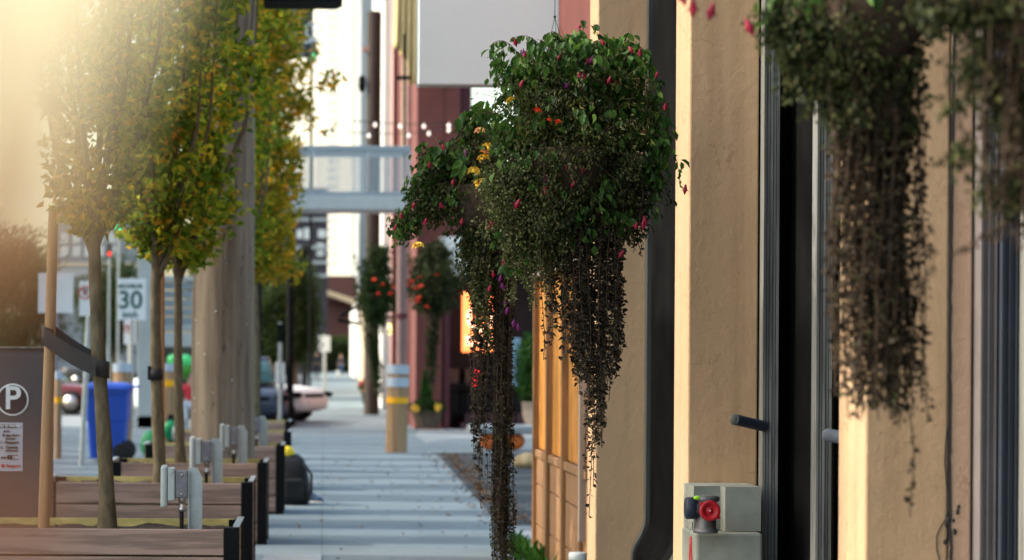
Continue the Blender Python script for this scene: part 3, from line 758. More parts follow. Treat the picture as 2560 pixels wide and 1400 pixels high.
# ------------------------------------------------------------------ wheeled bin
bx = P(270,1155,33.0)
bn = thing('wheeled_bin', 'blue wheeled recycling bin behind the nearest tree trunk', 'bin', (bx.x, 33.0, 0))
k = M(1,33)
def bloft(mb, rings):
    n = len(rings[0]); vs = [v for r_ in rings for v in r_]; fs = []
    for i in range(len(rings)-1):
        for j in range(n): fs.append((i*n+j, i*n+(j+1)%n, (i+1)*n+(j+1)%n, (i+1)*n+j))
    fs.append(tuple(range(n))[::-1]); fs.append(tuple((len(rings)-1)*n+j for j in range(n)))
    mb.add(vs, fs)
def rrect(hx, hy, z, r=.05, ox=0, oy=0, n=4):
    o = []
    for (sx,sy,a0) in ((1,1,0),(-1,1,PI/2),(-1,-1,PI),(1,-1,1.5*PI)):
        for q in range(n+1):
            a = a0+PI/2*q/n; o.append((ox+sx*(hx-r)+r*math.cos(a), oy+sy*(hy-r)+r*math.sin(a), z))
    return o
body = MB(); bloft(body, [rrect(.23,.26,.04), rrect(.265,.30,.55), rrect(.275,.31,.56), rrect(.29,.33,.92), rrect(.31,.35,.925), rrect(.31,.35,.97)])
body.build('bin_body', 'bluebin', bn)
ld_ = MB(); bloft(ld_, [rrect(.325,.37,.972,.06), rrect(.325,.37,1.0,.06), rrect(.30,.33,1.05,.08), rrect(.2,.2,1.075,.08)])
ld_.box(.30,.42,-.3,.3,1.0,1.03,.01)
ld_.build('lid', 'bluebin', bn)
for yy in (-.24,.24):
    MB().lathe([(.03,-.04),(.13,-.035),(.145,-.02),(.145,.02),(.13,.035),(.03,.04)], (.22,yy,.145), 24, axis='Y').build('wheel', 'rubber', bn)

# ------------------------------------------------------------------ signs on poles
def noparking(par, cx, cz, r, y=-.02):
    MB().prism([((r)*math.cos(a*PI/16)+cx, r*math.sin(a*PI/16)+cz) for a in range(32)], 'Y', y, y+.002)
    rg = MB(); n = 32
    vs = [((rr)*math.cos(2*PI*k/n)+cx, y, rr*math.sin(2*PI*k/n)+cz) for rr in (r, r*.8) for k in range(n)]
    rg.add(vs, [(k,(k+1)%n,n+(k+1)%n,n+k) for k in range(n)])
    c_, s_ = math.cos(PI/4)*r*.88, math.sin(PI/4)*r*.88; w2 = r*.08
    rg.add([(cx-c_-w2,y,cz+s_-w2),(cx-c_+w2,y,cz+s_+w2),(cx+c_+w2,y,cz-s_+w2),(cx+c_-w2,y,cz-s_-w2)], [(0,1,2,3)])
    rg.build('prohibition_ring', 'redink', par)
    text('P', r*1.5, 'letter', 'blackink', par, (cx, y+.004, cz), bold=.003)
def signpole(label, Y, x0, x1, ya, yb, px_top, px_bot, py_bot, pw=7, name='street_sign'):
    top = P(px_top, ya-4, Y); bot = P(px_bot, py_bot, Y); t = thing(name, label, 'sign', tuple(bot))
    q = Vector(bot)
    MB().tube([Vector((0,0,0)), top-q], M(pw,Y), 12).build('pole', 'galv', t)
    a = P(x0,yb,Y)-q; b = P(x1,ya,Y)-q
    MB().box(a.x, b.x, -.03-M(pw,Y), -.026-M(pw,Y), a.z, b.z, .0).build('plate', 'whitesign', t)
    return t, q
yS = 44.0
t, q = signpole('white speed limit sign reading maximum 30 beside the grey column', 47.0, 296, 366, 697, 800, 330, 330, 1075, 5)
cxx = P(331,0,47).x-q.x; zt = P(0,697,47).z-q.z; Ym = -.035-M(5,47)
text('MAXIMUM', M(15,47), 'lettering', 'greentext', t, (cxx, Ym, zt-M(17,47)), bold=.003, sx=.85)
text('30', M(62,47), 'lettering', 'greentext', t, (cxx, Ym, zt-M(53,47)), bold=.008)
text('km/h', M(19,47), 'lettering', 'greentext', t, (cxx, Ym, zt-M(88,47)), bold=.004)
t, q = signpole('white no parking sign on the leaning post behind the nearest trunk', 31.5, 199, 243, 703, 790, 227, 203, 1172, 7)
noparking(t, P(219,0,31.5).x-q.x, P(0,730,31.5).z-q.z, M(17,31.5), -.035-M(7,31.5))
t['label'] = 'white no parking sign on a pale leaning post, nearer than the speed sign'
t, q = signpole('small white no parking sign just under the speed limit sign', 52, 310, 341, 801, 861, 325, 325, 1058, 5)
noparking(t, P(326,0,52).x-q.x, P(0,820,52).z-q.z, M(11,52), -.035-M(5,52))
t, q = signpole('blank backed grey traffic sign behind the leaning stake', 36, 95, 184, 682, 782, 141, 137, 1120, 6)
t.children[1].data.materials[0] = mat('sign_back_grey', (.22,.21,.24), .5, .05, 2)
t, q = signpole('small white sign on a thin post past the lamp posts', 90, 796, 826, 840, 879, 811, 811, 987, 4)
t, q = signpole('narrow white sign high on the post beside the first lamp post', 48, 694, 708, 810, 856, 700, 700, 1073, 5)
t.children[0].data.materials[0] = MT['black']
t, q = signpole('white plate on a short metal parking post near the dark car', 50, 688, 712, 908, 956, 701, 701, 1065, 10, 'parking_post')

# parking pay machine
pm = thing('parking_machine', 'grey brown parking pay machine with round white P badge beside the stake', 'parking machine', (P(30,1300,13.2).x, 13.2, 0))
q = Vector(pm.location)
xr = P(128,1000,13.2).x-q.x; zt = P(0,872,13.2).z
bd = MB(); bloft(bd, [rrect(xr,.14,0,.02), rrect(xr,.14,.55,.02), rrect(xr,.14,zt-.04,.02), rrect(xr*.97,.13,zt,.03)]); bd.build('cabinet', 'paymachine', pm)
MB().box(-xr*.9,xr*.9,-.16,.1,zt+.003,zt+.012,.002).build('top_hood', 'jamb', pm)
c = P(40,998,13.2)-q; r_ = M(40,13.2)
MB().lathe([(r_,0),(r_,.004),(r_*.99,.005)], (c.x,-.142,c.z), 40, axis='Y').build('badge_rim', 'whitesign', pm)
dsc = MB().lathe([(r_*.89,0),(r_*.89,.003)], (c.x,-.147,c.z), 40, axis='Y').build('badge', 'badge', pm)
text('P', M(80,13.2), 'badge_letter', 'whitesign', pm, (c.x, -.153, c.z+.004), bold=.003)
a = P(6,1175,13.2)-q; b = P(65,1055,13.2)-q
nz = MB().box(a.x,b.x,-.144,-.1415,a.z,b.z).build('notice', mat('notice_paper', (.50,.51,.58), .6, .03, 3), pm)
hdx = (a.x+b.x)/2; k = M(1,13.2)
def bar(x0,x1,ya,yb,m):
    return MB().box(P(x0,0,13.2).x-q.x, P(x1,0,13.2).x-q.x, -.147, -.1445, P(0,yb,13.2).z-q.z, P(0,ya,13.2).z-q.z).build('notice_block', m, pm)
bar(7,57,1059,1068,'blackink'); bar(34,60,1135,1146,'blackink')
def tx(s, px, py, sz, m, bold=.0006, sx=1): 
    p = P(px,py,13.2)-q; return text(s, k*sz, 'notice_lettering', m, pm, (p.x, -.1485, p.z), bold=bold, sx=sx)
tx('PAY BY PHONE', 32, 1063.5, 9, 'whitesign', sx=.85); tx('go to', 25, 1076, 7, 'blackink'); tx('& app store', 36, 1086, 9, 'blackink')
tx('download', 34, 1095, 6, 'blackink'); tx('Passport', 38, 1104, 10, 'blackink'); tx('1.', 13, 1104, 9, 'blackink'); tx('2.', 13, 1117, 9, 'blackink')
tx('Canada', 38, 1116, 10, 'blackink'); tx('parking zone', 38, 1124, 6, 'blackink'); tx('zone', 20, 1141, 9, 'blackink'); tx('100', 47, 1141, 10, 'whitesign')
tx('Passport', 41, 1162, 10, 'redink'); 
p = P(16,1162,13.2)-q; MB().lathe([(k*5,0),(k*5,.002)], (p.x,-.1445,p.z), 16, axis='Y').build('notice_dot', 'redink', pm)

# ------------------------------------------------------------------ backpack
bp = thing('backpack', 'black backpack with a yellow cap on top leaning against a planter', 'backpack', (P(740,1255,23.6).x, 23.6, 0))
m_ = MB(); q = Vector(bp.location)
bloft(m_, [rrect(.14,.14,0.0,.06,-.02), rrect(.16,.17,.07,.08,-.01), rrect(.145,.16,.2,.08,-.02), rrect(.135,.15,.35,.07,-.03), rrect(.12,.12,.44,.07,-.045), rrect(.08,.08,.485,.05,-.06), rrect(.03,.03,.495,.02,-.06)])
for v in range(len(m_.v)):
    x_,y_,z_ = m_.v[v]; n_ = noise.noise(Vector((x_*9,y_*9,z_*9)))*.018; m_.v[v] = (x_+n_, y_+n_, z_)
m_.sm = [True]*len(m_.sm)
m_.build('bag_body', 'bag', bp)
MB().box(-.12,.07,-.20,-.14,.06,.26,.025).build('front_pocket', 'bag', bp)
MB().tube([(.08,-.15,.40),(.15,-.19,.30),(.15,-.19,.14),(.11,-.17,.05)], .014, 8).build('shoulder_strap', 'darkstrap', bp)
MB().ball((-.085,-.03,.50), .075, .95, .9, .95, 16, .02).build('cap', 'yellowcloth', bp)
sh = thing('shoe', 'dark shoe lying on the pavement beside the black backpack', 'shoe', tuple(P(782,1240,23.9)))
sm_ = MB(); 
for i,(x_,w2,h2) in enumerate([(0,.02,.03),(.03,.035,.07),(.07,.035,.08),(.11,.032,.05),(.15,.034,.04),(.18,.02,.02)]): pass
bloft(sm_, [[(x_, w2*math.cos(a*PI/6), .0+h2*(.5+.5*math.sin(a*PI/6))) for a in range(12)] for (x_,w2,h2) in [(-.06,.02,.04),(-.04,.035,.08),(0,.036,.09),(.04,.036,.06),(.08,.04,.045),(.115,.02,.02)]])
sm_.build('shoe_upper', 'bluecloth', sh); MB().box(-.06,.115,-.038,.038,-.012,.002,.004).build('sole', 'whitebag', sh)
sh.location.z = .014; sh.rotation_euler.z = -.5

# bag and hanging sack on the far kerb
gb = thing('green_bag', 'bulging green plastic bag on the pavement right of the blue bin', 'bag', (P(378,1148,34.5).x, 34.5, 0))
MB().ball((0,0,.17), .16, 1.0, 1.0, 1.25, 16, .06).build('bag_body', 'greenbag', gb); MB().tube([(0.02,0,.34),(.05,0,.42),(.10,0,.45)], [.03,.015,.02], 8).build('bag_knot', 'greenbag', gb)
MB().ball((.06,-.12,.24), .05, 1.2, .5, .7, 10, .1).build('bag_label', 'whitebag', gb)
rk = thing('black_rack_post', 'short black post carrying a green and white bag between the slim trunks', 'post', (P(427,1150,33.8).x, 33.8, 0))
MB().tube([(0,0,0),(0,0,.62)], .045, 12).build('post', 'black', rk)
tb = thing('carrier_bag', 'green and white carrier bag on the short black post', 'bag', (P(432,1070,33.75).x, 33.62, P(432,1100,33.7).z))
MB().ball((-.03,0,.14), .12, .9, .7, 1.2, 14, .08).build('bag_body', 'greenbag', tb); MB().ball((.06,-.03,.10), .09, .9, .7, 1.3, 14, .08).build('white_side', 'whitebag', tb)
MB().tube([(-.08,0,.26),(-.03,0,.36),(.05,0,.26)], .012, 6).build('bag_handle', 'darkstrap', tb)

# balloons
for i,(px,py,r_,m,lab) in enumerate([(434,905,17,'greenball','bright green balloon left of the thin trunk'),(463,905,17,'greenball','bright green balloon between thin trunk and utility pole'),(466,930,16,'darkgreenball','dark green balloon below the bright one')]):
    c = P(px,py,43); t = thing('balloon', lab, 'balloon', tuple(c), 'balloons beyond the slim trees')
    MB().lathe([(.002,-.17),(.018,-.15),(.008,-.14),(.05,-.115),(.10,-.04),(.122,.03),(.105,.095),(.05,.13),(.002,.138)], n=18).build('balloon_skin', m, t)
    MB().tube([(0,0,-.17),(.01,0,-.5),(0,0,-c.z)], .003, 5).build('string', 'wire', t)

# ------------------------------------------------------------------ people
def skinned(name, verts, edges, radii, m, parent, sub=1):
    me = bpy.data.meshes.new(name); me.from_pydata(verts, edges, []); me.materials.append(MT[m])
    o = bpy.data.objects.new(name, me); C.objects.link(o); o.parent = parent
    md = o.modifiers.new('skin', 'SKIN'); md.use_smooth_shade = True
    for i, r_ in enumerate(radii):
        me.skin_vertices[0].data[i].radius = (r_, r_)
    me.skin_vertices[0].data[0].use_root = True
    s_ = o.modifiers.new('sub', 'SUBSURF'); s_.levels = sub; s_.render_levels = sub
    return o
def person(label, X, Y, h, top, legs, hair='hair', hat=None, z=0, stride=.12, hold=False):
    t = thing('person', label, 'person', (X, Y, z)); s = h/1.75
    V = [(0,0,.95),(0,0,1.15),(0,0,1.38),(0,0,1.48),(0,-.01,1.58),(0,-.02,1.70),      # pelvis..head
         (.19,0,1.40),(.23,-.03,1.12),(.22,-.14,.90),(-.19,0,1.40),(-.24,.03,1.12),(-.22,-.04,.86),
         (.10,0,.90),(.11,-stride*.6,.50),(.11,-stride*.3,.07),(.12,-stride*.3-.13,.03),(-.10,0,.90),(-.11,stride*.5,.50),(-.11,stride*1.3,.08),(-.12,stride*1.3-.12,.03)]
    E = [(0,1),(1,2),(2,3),(3,4),(4,5),(2,6),(6,7),(7,8),(2,9),(9,10),(10,11),(0,12),(12,13),(13,14),(14,15),(0,16),(16,17),(17,18),(18,19)]
    RR = [.13,.12,.13,.055,.09,.085,.06,.042,.035,.06,.042,.035,.085,.06,.04,.035,.085,.06,.04,.035]
    skinned('body', [tuple(c*s for c in v) for v in V], E, [r_*s for r_ in RR], 'skin', t)
    J = [0,1,2,3,6,7,9,10]; idx = {a:i for i,a in enumerate(J)}
    JV = [V[0],V[1],V[2],(0,0,1.47),V[6],V[7],V[9],V[10]]; JV += [(.22,-.11,.96),(-.22,-.02,.92)]
    JE = [(0,1),(1,2),(2,3),(2,4),(4,5),(5,8),(2,6),(6,7),(7,9)]
    skinned('jacket', [tuple(c*s for c in v) for v in JV], JE, [r_*s for r_ in (.15,.145,.15,.07,.078,.058,.078,.058,.048,.048)], top, t)
    TV = [V[0],V[12],V[13],(V[14][0],V[14][1],.12),V[16],V[17],(V[18][0],V[18][1],.13)]
    skinned('trousers', [tuple(c*s for c in v) for v in TV], [(0,1),(1,2),(2,3),(0,4),(4,5),(5,6)], [r_*s for r_ in (.138,.10,.075,.058,.10,.075,.058)], legs, t)
    MB().ball((0,.015*s,1.665*s), .105*s, .95, 1.05, 1.05, 14).build('hat' if hat else 'hair', hat or hair, t)
    return t
c = P(474,1092,43); person('child in pink hat, red top and pale trousers half hidden by the utility pole', c.x, 43, 1.12, 'redcloth', 'palecloth', hat='pinkcloth')
for o in bpy.data.objects:
    if o.name.startswith('hat'): o.scale = (1.15,1.15,1.15); o.location.z = -.10
c = P(791,950,146); person('person in dark clothes walking far down the pavement beside the white sign post', c.x, 146, 1.72, 'darkcloth', 'darkcloth', 'skin')
c = P(852,940,170); person('person in a dark top and blue trousers farther along, nearer the shop fronts', c.x, 170, 1.60, 'darkcloth', 'bluecloth', 'hair')
dg_ = thing('small_dog', 'small white dog beside the farther person', 'dog', (P(845,940,168).x, 168, 0))
skinned('body', [(0,0,.28),(0,.2,.30),(0,-.22,.30),(0,-.34,.42),(0,-.46,.40),(.07,-.18,.12),(.07,-.18,.02),(-.07,-.18,.12),(-.07,-.18,.02),(.07,.2,.14),(.07,.23,.02),(-.07,.2,.14),(-.07,.23,.02),(0,.32,.40)],
        [(0,1),(0,2),(2,3),(3,4),(2,5),(5,6),(2,7),(7,8),(1,9),(9,10),(1,11),(11,12),(1,13)], [.12,.10,.11,.07,.045,.04,.03,.04,.03,.05,.03,.05,.03,.03], 'white', dg_)

# ------------------------------------------------------------------ cars
def car(label, loc, rz, paint, L=4.4, Wd=1.75, Ht=1.42, hood=.78, cab0=.28, cab1=.80):
    t = thing('parked_car', label, 'car', loc); t.rotation_euler.z = rz
    def ring_(y, z0, z1, hw, n=16, e=.32):
        o = []
        for k in range(n):
            a = 2*PI*(k+.5)/n; ca, sa = math.cos(a), math.sin(a)
            o.append((hw*math.copysign(abs(ca)**e, ca), y, (z0+z1)/2+(z1-z0)/2*math.copysign(abs(sa)**e, sa)))
        return o
    # nose at -Y
    st_ = [(-.5,.36,.52,.70),(-.49,.27,.62,.80),(-.45,.22,hood*.93,.92),(-.36,.2,hood*.98,.97),(-.22,.2,hood*1.04,1),(0,.2,.90,1),(.25,.2,.93,1),(.40,.2,.95,.97),(.47,.24,.93,.90),(.495,.32,.80,.82),(.5,.42,.70,.72)]
    b = MB(); rings = [ring_(L*y, z0, z1, Wd/2*w) for y,z0,z1,w in st_]; bloft(b, rings); b.sm = [True]*len(b.sm); b.build('body', paint, t)
    c_ = MB(); cs = [(cab0-.5,.86,.90,.80),(cab0-.5+.14,.86,Ht*.97,.70),(cab0-.5+.22,.86,Ht,.68),(cab1-.5-.12,.86,Ht*.98,.67),(cab1-.5,.86,.97,.76)]
    bloft(c_, [ring_(L*y, z0, z1, Wd/2*w, 16, .45) for y,z0,z1,w in cs]); c_.sm = [True]*len(c_.sm); c_.build('windows', 'carglass', t)
    rf = MB(); bloft(rf, [ring_(L*y, Ht*.95, Ht*z, Wd/2*w, 12, .5) for y,z,w in [(cab0-.5+.15,.985,.58),(cab0-.5+.22,1.02,.64),(cab1-.5-.12,1.0,.63),(cab1-.5-.08,.97,.5)]]); rf.sm = [True]*len(rf.sm); rf.build('roof', paint, t)
    for sx in (-1,1):
        for yy in (-.32,.31):
            wh = MB().lathe([(.12,-.10),(.29,-.10),(.32,-.07),(.32,.07),(.29,.10),(.12,.10)], (sx*(Wd/2-.10), L*yy, .32), 22, axis='X').build('wheel', 'rubber', t)
            MB().lathe([(.02,-.108*1),(.2,-.104),(.2,.104),(.02,.108)], (sx*(Wd/2-.10), L*yy, .32), 16, axis='X').build('rim', 'steel', wh)
        MB().ball((sx*Wd*.40, -L*.478, .60), .17, 1.15, .9, .42, 14).build('headlight', 'black', t)
        MB().ball((sx*Wd*.36, L*.487, .74), .12, 1.1, .4, .8, 12).build('tail_light', 'redink', t)
    MB().box(-.25,.25,-L*.503,-L*.495,.38,.50,.004).build('number_plate', 'whitesign', t)
    MB().box(-.42,.42,-L*.500,-L*.488,.54,.62,.006).build('grille', 'black', t)
    return t
car('white car nosing out of the driveway behind the black lamp post', (-2.12, 54.2, 0), math.radians(62), 'carwhite', L=4.4, hood=.80, cab0=.34)
car('dark blue car parked behind the last planters', (P(606,1050,50).x, 51.0, -.0), math.radians(4), 'carblue', L=4.3, Ht=1.40)
car('dark red car with teal windscreen parked left of the blue bin', (P(70,1030,64).x, 64, -.12), math.radians(80), 'carred', L=4.4, Ht=1.55)
car('black car on the far side of the street behind the speed sign', (P(270,930,120).x, 120, -.12), math.radians(78), 'carblack', L=4.5, Ht=1.5)
0 and car('silver van like car beyond the dark blue car', (P(640,960,95).x, 95, -.12), math.radians(3), 'carwhite', L=4.6, Ht=1.7)

# ------------------------------------------------------------------ lamp posts
def lamppost(label, px, Y, w_, ztop):
    b = P(px,890,Y); t = thing('lamp_post', label, 'lamp post', (b.x, Y, 0), 'black lamp posts along the kerb'); r_ = M(w_/2,Y)
    MB().lathe([(r_*1.5,0),(r_*1.5,.35),(r_*1.1,.42),(r_,.5),(r_,1.5),(r_*.85,ztop)], n=18).build('post', 'black', t)
    MB().lathe([(r_*1.2,ztop),(r_*2.6,ztop+.12),(r_*3,ztop+.5),(r_*3.6,ztop+.52),(r_*1.5,ztop+.7),(r_*.3,ztop+.78)], n=18).build('lantern', 'black', t)
lamppost('black lamp post right behind the white car', 725, 50, 19, 4.3)
lamppost('thinner black lamp post farther along the pavement', 762, 76, 13, 4.2)
bb = MB()
def tsignal(label, px, py, Y, m, k=1.0):
    c = P(px,py,Y); t = thing('traffic_light', label, 'traffic light', tuple(c)); s_ = M(8*k,Y)
    MB().box(-s_*1.6,s_*1.6,0,s_*2,-s_*2,s_*6,s_*.3).build('housing', 'carblack', t)
    MB().lathe([(s_,0),(s_,.01)], (0,-.01,0), 18, axis='Y').build('lens', m, t)
    MB().tube([(0,s_,-s_*2),(0,s_,-c.z)], .035, 8).build('mast', 'bluesteel' if k < 1 or px < 400 else 'black', t)
tsignal('traffic light showing green above the autumn trees', 779, 140, 62, 'greenlight')
tsignal('traffic light showing green at the far left junction', 296, 572, 70, 'greenlight')
tsignal('traffic light showing red beside the first trunk', 273, 634, 80, 'redlight', .55)

# ------------------------------------------------------------------ leftward street background
gs = thing('grey_canopy', 'pale grey steel canopy with a louvred panel behind the utility pole', 'canopy', (P(420,1075,48).x, 48, 0)); q = Vector(gs.location)
def gpart(x0,x1,ya,yb,d0,d1,name,m,par=None,Y=48):
    a = P(x0,yb,Y); b = P(x1,ya,Y)
    o = MB().box(a.x-q.x,b.x-q.x,d0,d1,max(a.z,0),b.z,.01).build(name,m,gs); return o
gpart(343,385,560,1072,0,.3,'column','palesteel'); gpart(335,470,1040,1072,.0,.35,'base','palesteel')
gpart(352,620,832,866,.02,.4,'beam','palesteel'); gpart(372,620,690,702,.3,.5,'frame','palesteel'); gpart(372,620,812,826,.3,.5,'frame','palesteel')
gpart(374,380,700,814,.3,.5,'frame','palesteel')
for i in range(5): gpart(384,620,705+i*22,722+i*22,.35,.45,'louvre','bluesteel')
gpart(372,620,866,1050,3.0,3.2,'rear_wall',mat('dim_shop_front', (.05,.06,.05), .5, .5, 2))
gpart(375,384,868,1045,2.9,2.99,'green_post','shrub')

def building(label, x0, x1, ya, Y, m, depth=12, yb=None, wins=None, rot=0, winm='win', name='building', wide=1):
    a = P(x0,890,Y); b = P(x1,ya,Y); z0 = -.1 if yb is None else P(0,yb,Y).z
    t = thing(name, label, 'building', ((a.x+b.x)/2, Y, z0)); t.rotation_euler.z = rot
    W = (b.x-a.x)*wide; h = b.z-z0
    MB().box(-W/2,W/2,0,depth,0,h).build('wall', m, t)
    if wins:
        for (wx0,wx1,wy0,wy1) in wins:
            p0 = P(wx0,wy1,Y); p1 = P(wx1,wy0,Y)
            MB().box(p0.x-t.location.x, p1.x-t.location.x, -.08, -.005, p0.z-z0, p1.z-z0).build('window', winm, t)
    return t
building('grey office block with tall pale windows glimpsed at far left', 138, 345, 500, 140, mat('dusk_grey_render', (.20,.22,.24), .7,.1,1), 20, None,
         [(150+i*30,170+i*30,580+j*34,606+j*34) for i in range(5) for j in range(2)], winm='winmid')
ov = thing('overpass', 'thin grey elevated walkway crossing behind the street signs', 'bridge', (P(150,660,110).x,110,0)); q = Vector(ov.location)
o = MB().box(P(-400,0,110).x-q.x, P(345,0,110).x-q.x, 0, 3, P(0,690,110).z, P(0,655,110).z).build('deck', 'grey', ov); MB().box(P(-400,0,110).x-q.x, P(345,0,110).x-q.x, -.1, -.02, P(0,662,110).z, P(0,655,110).z).build('edge_beam', 'cream', ov)
for px in (60, 248): MB().box(P(px,0,110).x-q.x, P(px+14,0,110).x-q.x, .5, 1.5, 0, P(0,690,110).z).build('pier', 'grey', ov)

def bushtree(name, label, px, py_c, Y, rx, ry, m, n, size, trunk=True, group=None):
    c = P(px,py_c,Y); t = thing(name, label, 'tree', (c.x, Y, 0), group); rnd = random.Random(int(px*7+Y))
    RX, RZ = M(rx,Y), M(ry,Y); mb = MB()
    for i in range(n//6):
        v = rv(rnd); rr_ = .55+.45*rnd.random(); v = v.normalized()*rr_*(.8+.5*noise.noise(v*2+Vector((px,0,0))))
        p = Vector((v.x*RX, v.y*RX, c.z+v.z*RZ))
        for k in range(6):
            mb.leaf(p+rv(rnd)*size*2, rv(rnd)+Vector((0,0,-.3)), rv(rnd), size*rnd.uniform(.7,1.3), size*.6)
    mb.build('crown', m, t)
    if trunk:
        tr = MB().tube([(0,0,0),(.02,0,c.z*.5),(0,0,c.z)], [.13,.10,.05], 10)
        for a in range(5): tr.tube([(0,0,c.z-RZ*.6),(math.cos(a*1.3)*RX*.5, math.sin(a*1.3)*RX*.5, c.z+RZ*.2)], [.05,.015], 6)
        tr.build('trunk', 'bark', t)
    return t
bushtree('background_tree','broad dark green tree behind the speed limit sign', 285, 770, 95, 120, 130, 'farfoliage', 11000, .16)
bushtree('background_tree','dark green tree behind the parking machine', 40, 740, 100, 150, 235, 'farfoliage', 16000, .16)
bushtree('background_tree','dense dark green street tree between utility pole and lamp posts', 735, 790, 66, 76, 160, 'farfoliage', 22000, .085)
bushtree('background_tree','dark green street tree showing below the orange crowns', 680, 830, 58, 60, 130, 'farfoliage', 14000, .085)
bushtree('background_tree','mixed green tree half hidden behind the canopy', 560, 700, 80, 120, 170, 'farfoliage', 11000, .12)

for i,(X_,Y_,lab_) in enumerate([(-2.6,84,'nearest tree of the distant kerb row'),(-3.0,98,'second tree of the distant kerb row'),(-2.9,114,'third tree of the distant kerb row'),(-3.4,132,'fourth tree of the distant kerb row'),(-3.2,155,'last tree of the distant kerb row')]):
    px_ = CX+F*X_/Y_; bushtree('background_tree', lab_+', dark green and rounded', px_, HY-1.9*F/Y_, Y_, 1.9*F/Y_, 2.4*F/Y_, 'farfoliage', 5200, .17, group='trees along the distant kerb')
# ------------------------------------------------------------------ distant street
tw = building('tall white tower block filling the gap above the bridge', 700, 892, -900, 420, 'tower', 16, 705,
    [(836,858,-40+i*21,-28+i*21) for i in range(34)]+[(866,872,-40+i*21,-28+i*21) for i in range(34)], winm='grey', name='tower_block', rot=math.radians(-50), wide=1.5)
tw['label'] = 'tall white tower block with a single column of small windows'
db = building('dark plum apartment block with white balcony bands behind the lamp posts', 640, 820, 470, 210, 'plum', 12, None,
    [(760,778,570,598),(795,815,574,594),(792,810,608,640),(742,756,574,596)], winm='white', name='apartment_block')
for yy in (520,548,618,655,688):
    p0 = P(700,yy+5,210); p1 = P(818,yy-3,210); l = db.location
    MB().box(p0.x-l.x, p1.x-l.x, -.3, -.01, p0.z-l.z, p1.z-l.z).build('balcony_band', 'grey', db)
building('low dark brick building closing the end of the street', 780, 905, 742, 240, 'brick', 10, None, None)
rb = building('red roofed house with a pale sloping eave at the street end', 800, 890, 690, 232, 'brick', 8, 742, None)
l = rb.location; MB().prism([(P(797,712,230).x-l.x, P(0,712,230).z-l.z),(P(890,742,230).x-l.x, P(0,742,230).z-l.z),(P(890,757,230).x-l.x, P(0,757,230).z-l.z),(P(797,724,230).x-l.x, P(0,724,230).z-l.z)], 'Y', -.8,-.2).build('eave', 'cream', rb)
hd = MB()
for i in range(2600):
    p = P(R.uniform(640,900), R.uniform(842,935), R.uniform(226,230)); hd.leaf(p, rv(), rv(), .5, .35)
tag(hd.build('hedge', 'farfoliage'), 'dark green hedge closing the far end of the pavement', 'hedge')

# right hand side buildings along the street
def rbuild(label, X, y0, y1, h, m, W=6, name='building'):
    t = thing(name, label, 'building', (X, y0, 0)); MB().box(0, W, 0, y1-y0, -.05, h).build('wall', m, t); return t
mb_ = thing('maroon_building', 'maroon rendered shop building with a dark open shopfront behind the timber bollard', 'building', (1.84, 48, 0))
q = Vector(mb_.location)
def mp(mb, name, m, par=None): return mb.build(name, m, par or mb_)
xw = P(1110,0,48).x-1.84; xr = P(1182,0,48).x-1.84; xm = P(1152,0,48).x-1.84
zb = P(0,585,48).z
mp(MB().box(0,xw,0,15,-.05,12), 'corner_pier', 'maroon')
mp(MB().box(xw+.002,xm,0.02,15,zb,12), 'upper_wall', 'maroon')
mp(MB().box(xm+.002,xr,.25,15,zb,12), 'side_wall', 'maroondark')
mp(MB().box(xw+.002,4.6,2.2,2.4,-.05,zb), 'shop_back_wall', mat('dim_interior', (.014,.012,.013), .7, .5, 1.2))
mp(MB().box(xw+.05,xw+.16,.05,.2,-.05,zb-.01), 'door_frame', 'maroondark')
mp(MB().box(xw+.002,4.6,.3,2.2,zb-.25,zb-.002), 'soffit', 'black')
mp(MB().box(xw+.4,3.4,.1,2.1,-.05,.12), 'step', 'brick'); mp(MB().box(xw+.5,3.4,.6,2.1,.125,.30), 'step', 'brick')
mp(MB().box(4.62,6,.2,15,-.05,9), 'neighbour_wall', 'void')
for (x0,x1,m) in ((990,1000,'maroondark'),(1014,1020,'cream'),(1026,1031,'pink')):
    Yq = 1.84*F/(x0-CX); 
    mp(MB().box(-.10,0.0,Yq-48, Yq-48+.5,-.05,12), 'pilaster_strip', m)
c0 = P(1030,492,47.6); c1 = P(1108,455,47.6)
cn = mp(MB().box(c0.x-1.84-.02, c1.x-1.84, -.45,-.01, c0.z, c1.z-.12, .04), 'cornice', 'cream'); mp(MB().box(c0.x-1.84+.06, c1.x-1.84-.1, -.35,-.012, c1.z-.118, c1.z, .03), 'cornice_cap', 'cream', cn)
# gold cloth draped at the top of the maroon building
gd = MB(); n = 30
for i in range(2):
    pass
vs = []; fs = []
for j in range(12):
    for i in range(n+1):
        u = i/n; v = j/11; px = 985+u*55; bot = 215 if u > .6 else 120+u*60
        p = P(px, -60+(bot+60)*v, 47.5); vs.append((p.x-.0, 47.5+.10*math.sin(u*24+v*2)*(.4+v), p.z+.05*math.sin(u*9)))
for j in range(11):
    for i in range(n): fs.append((j*(n+1)+i, j*(n+1)+i+1, (j+1)*(n+1)+i+1, (j+1)*(n+1)+i))
gd.add(vs, fs, True)
o = tag(gd.build('draped_cloth', 'gold'), 'gold and cream cloth draped beside the blank white sign board', 'cloth')
so = o.modifiers.new('solid','SOLIDIFY'); so.thickness = .02
tp = thing('thin_street_lamp', 'thin dark lamp pole with a crossbar in front of the maroon building', 'lamp post', tuple(P(1011,1020,47)))
q = Vector(tp.location); MB().tube([(0,0,0), P(1011,85,47)-q], M(4,47), 10).build('pole', 'black', tp)
c = P(1008,194,47)-q; MB().box(c.x-M(17,47), c.x+M(17,47), -.06, .06, c.z-M(5,47), c.z+M(4,47), .01).build('crossbar', 'black', tp)
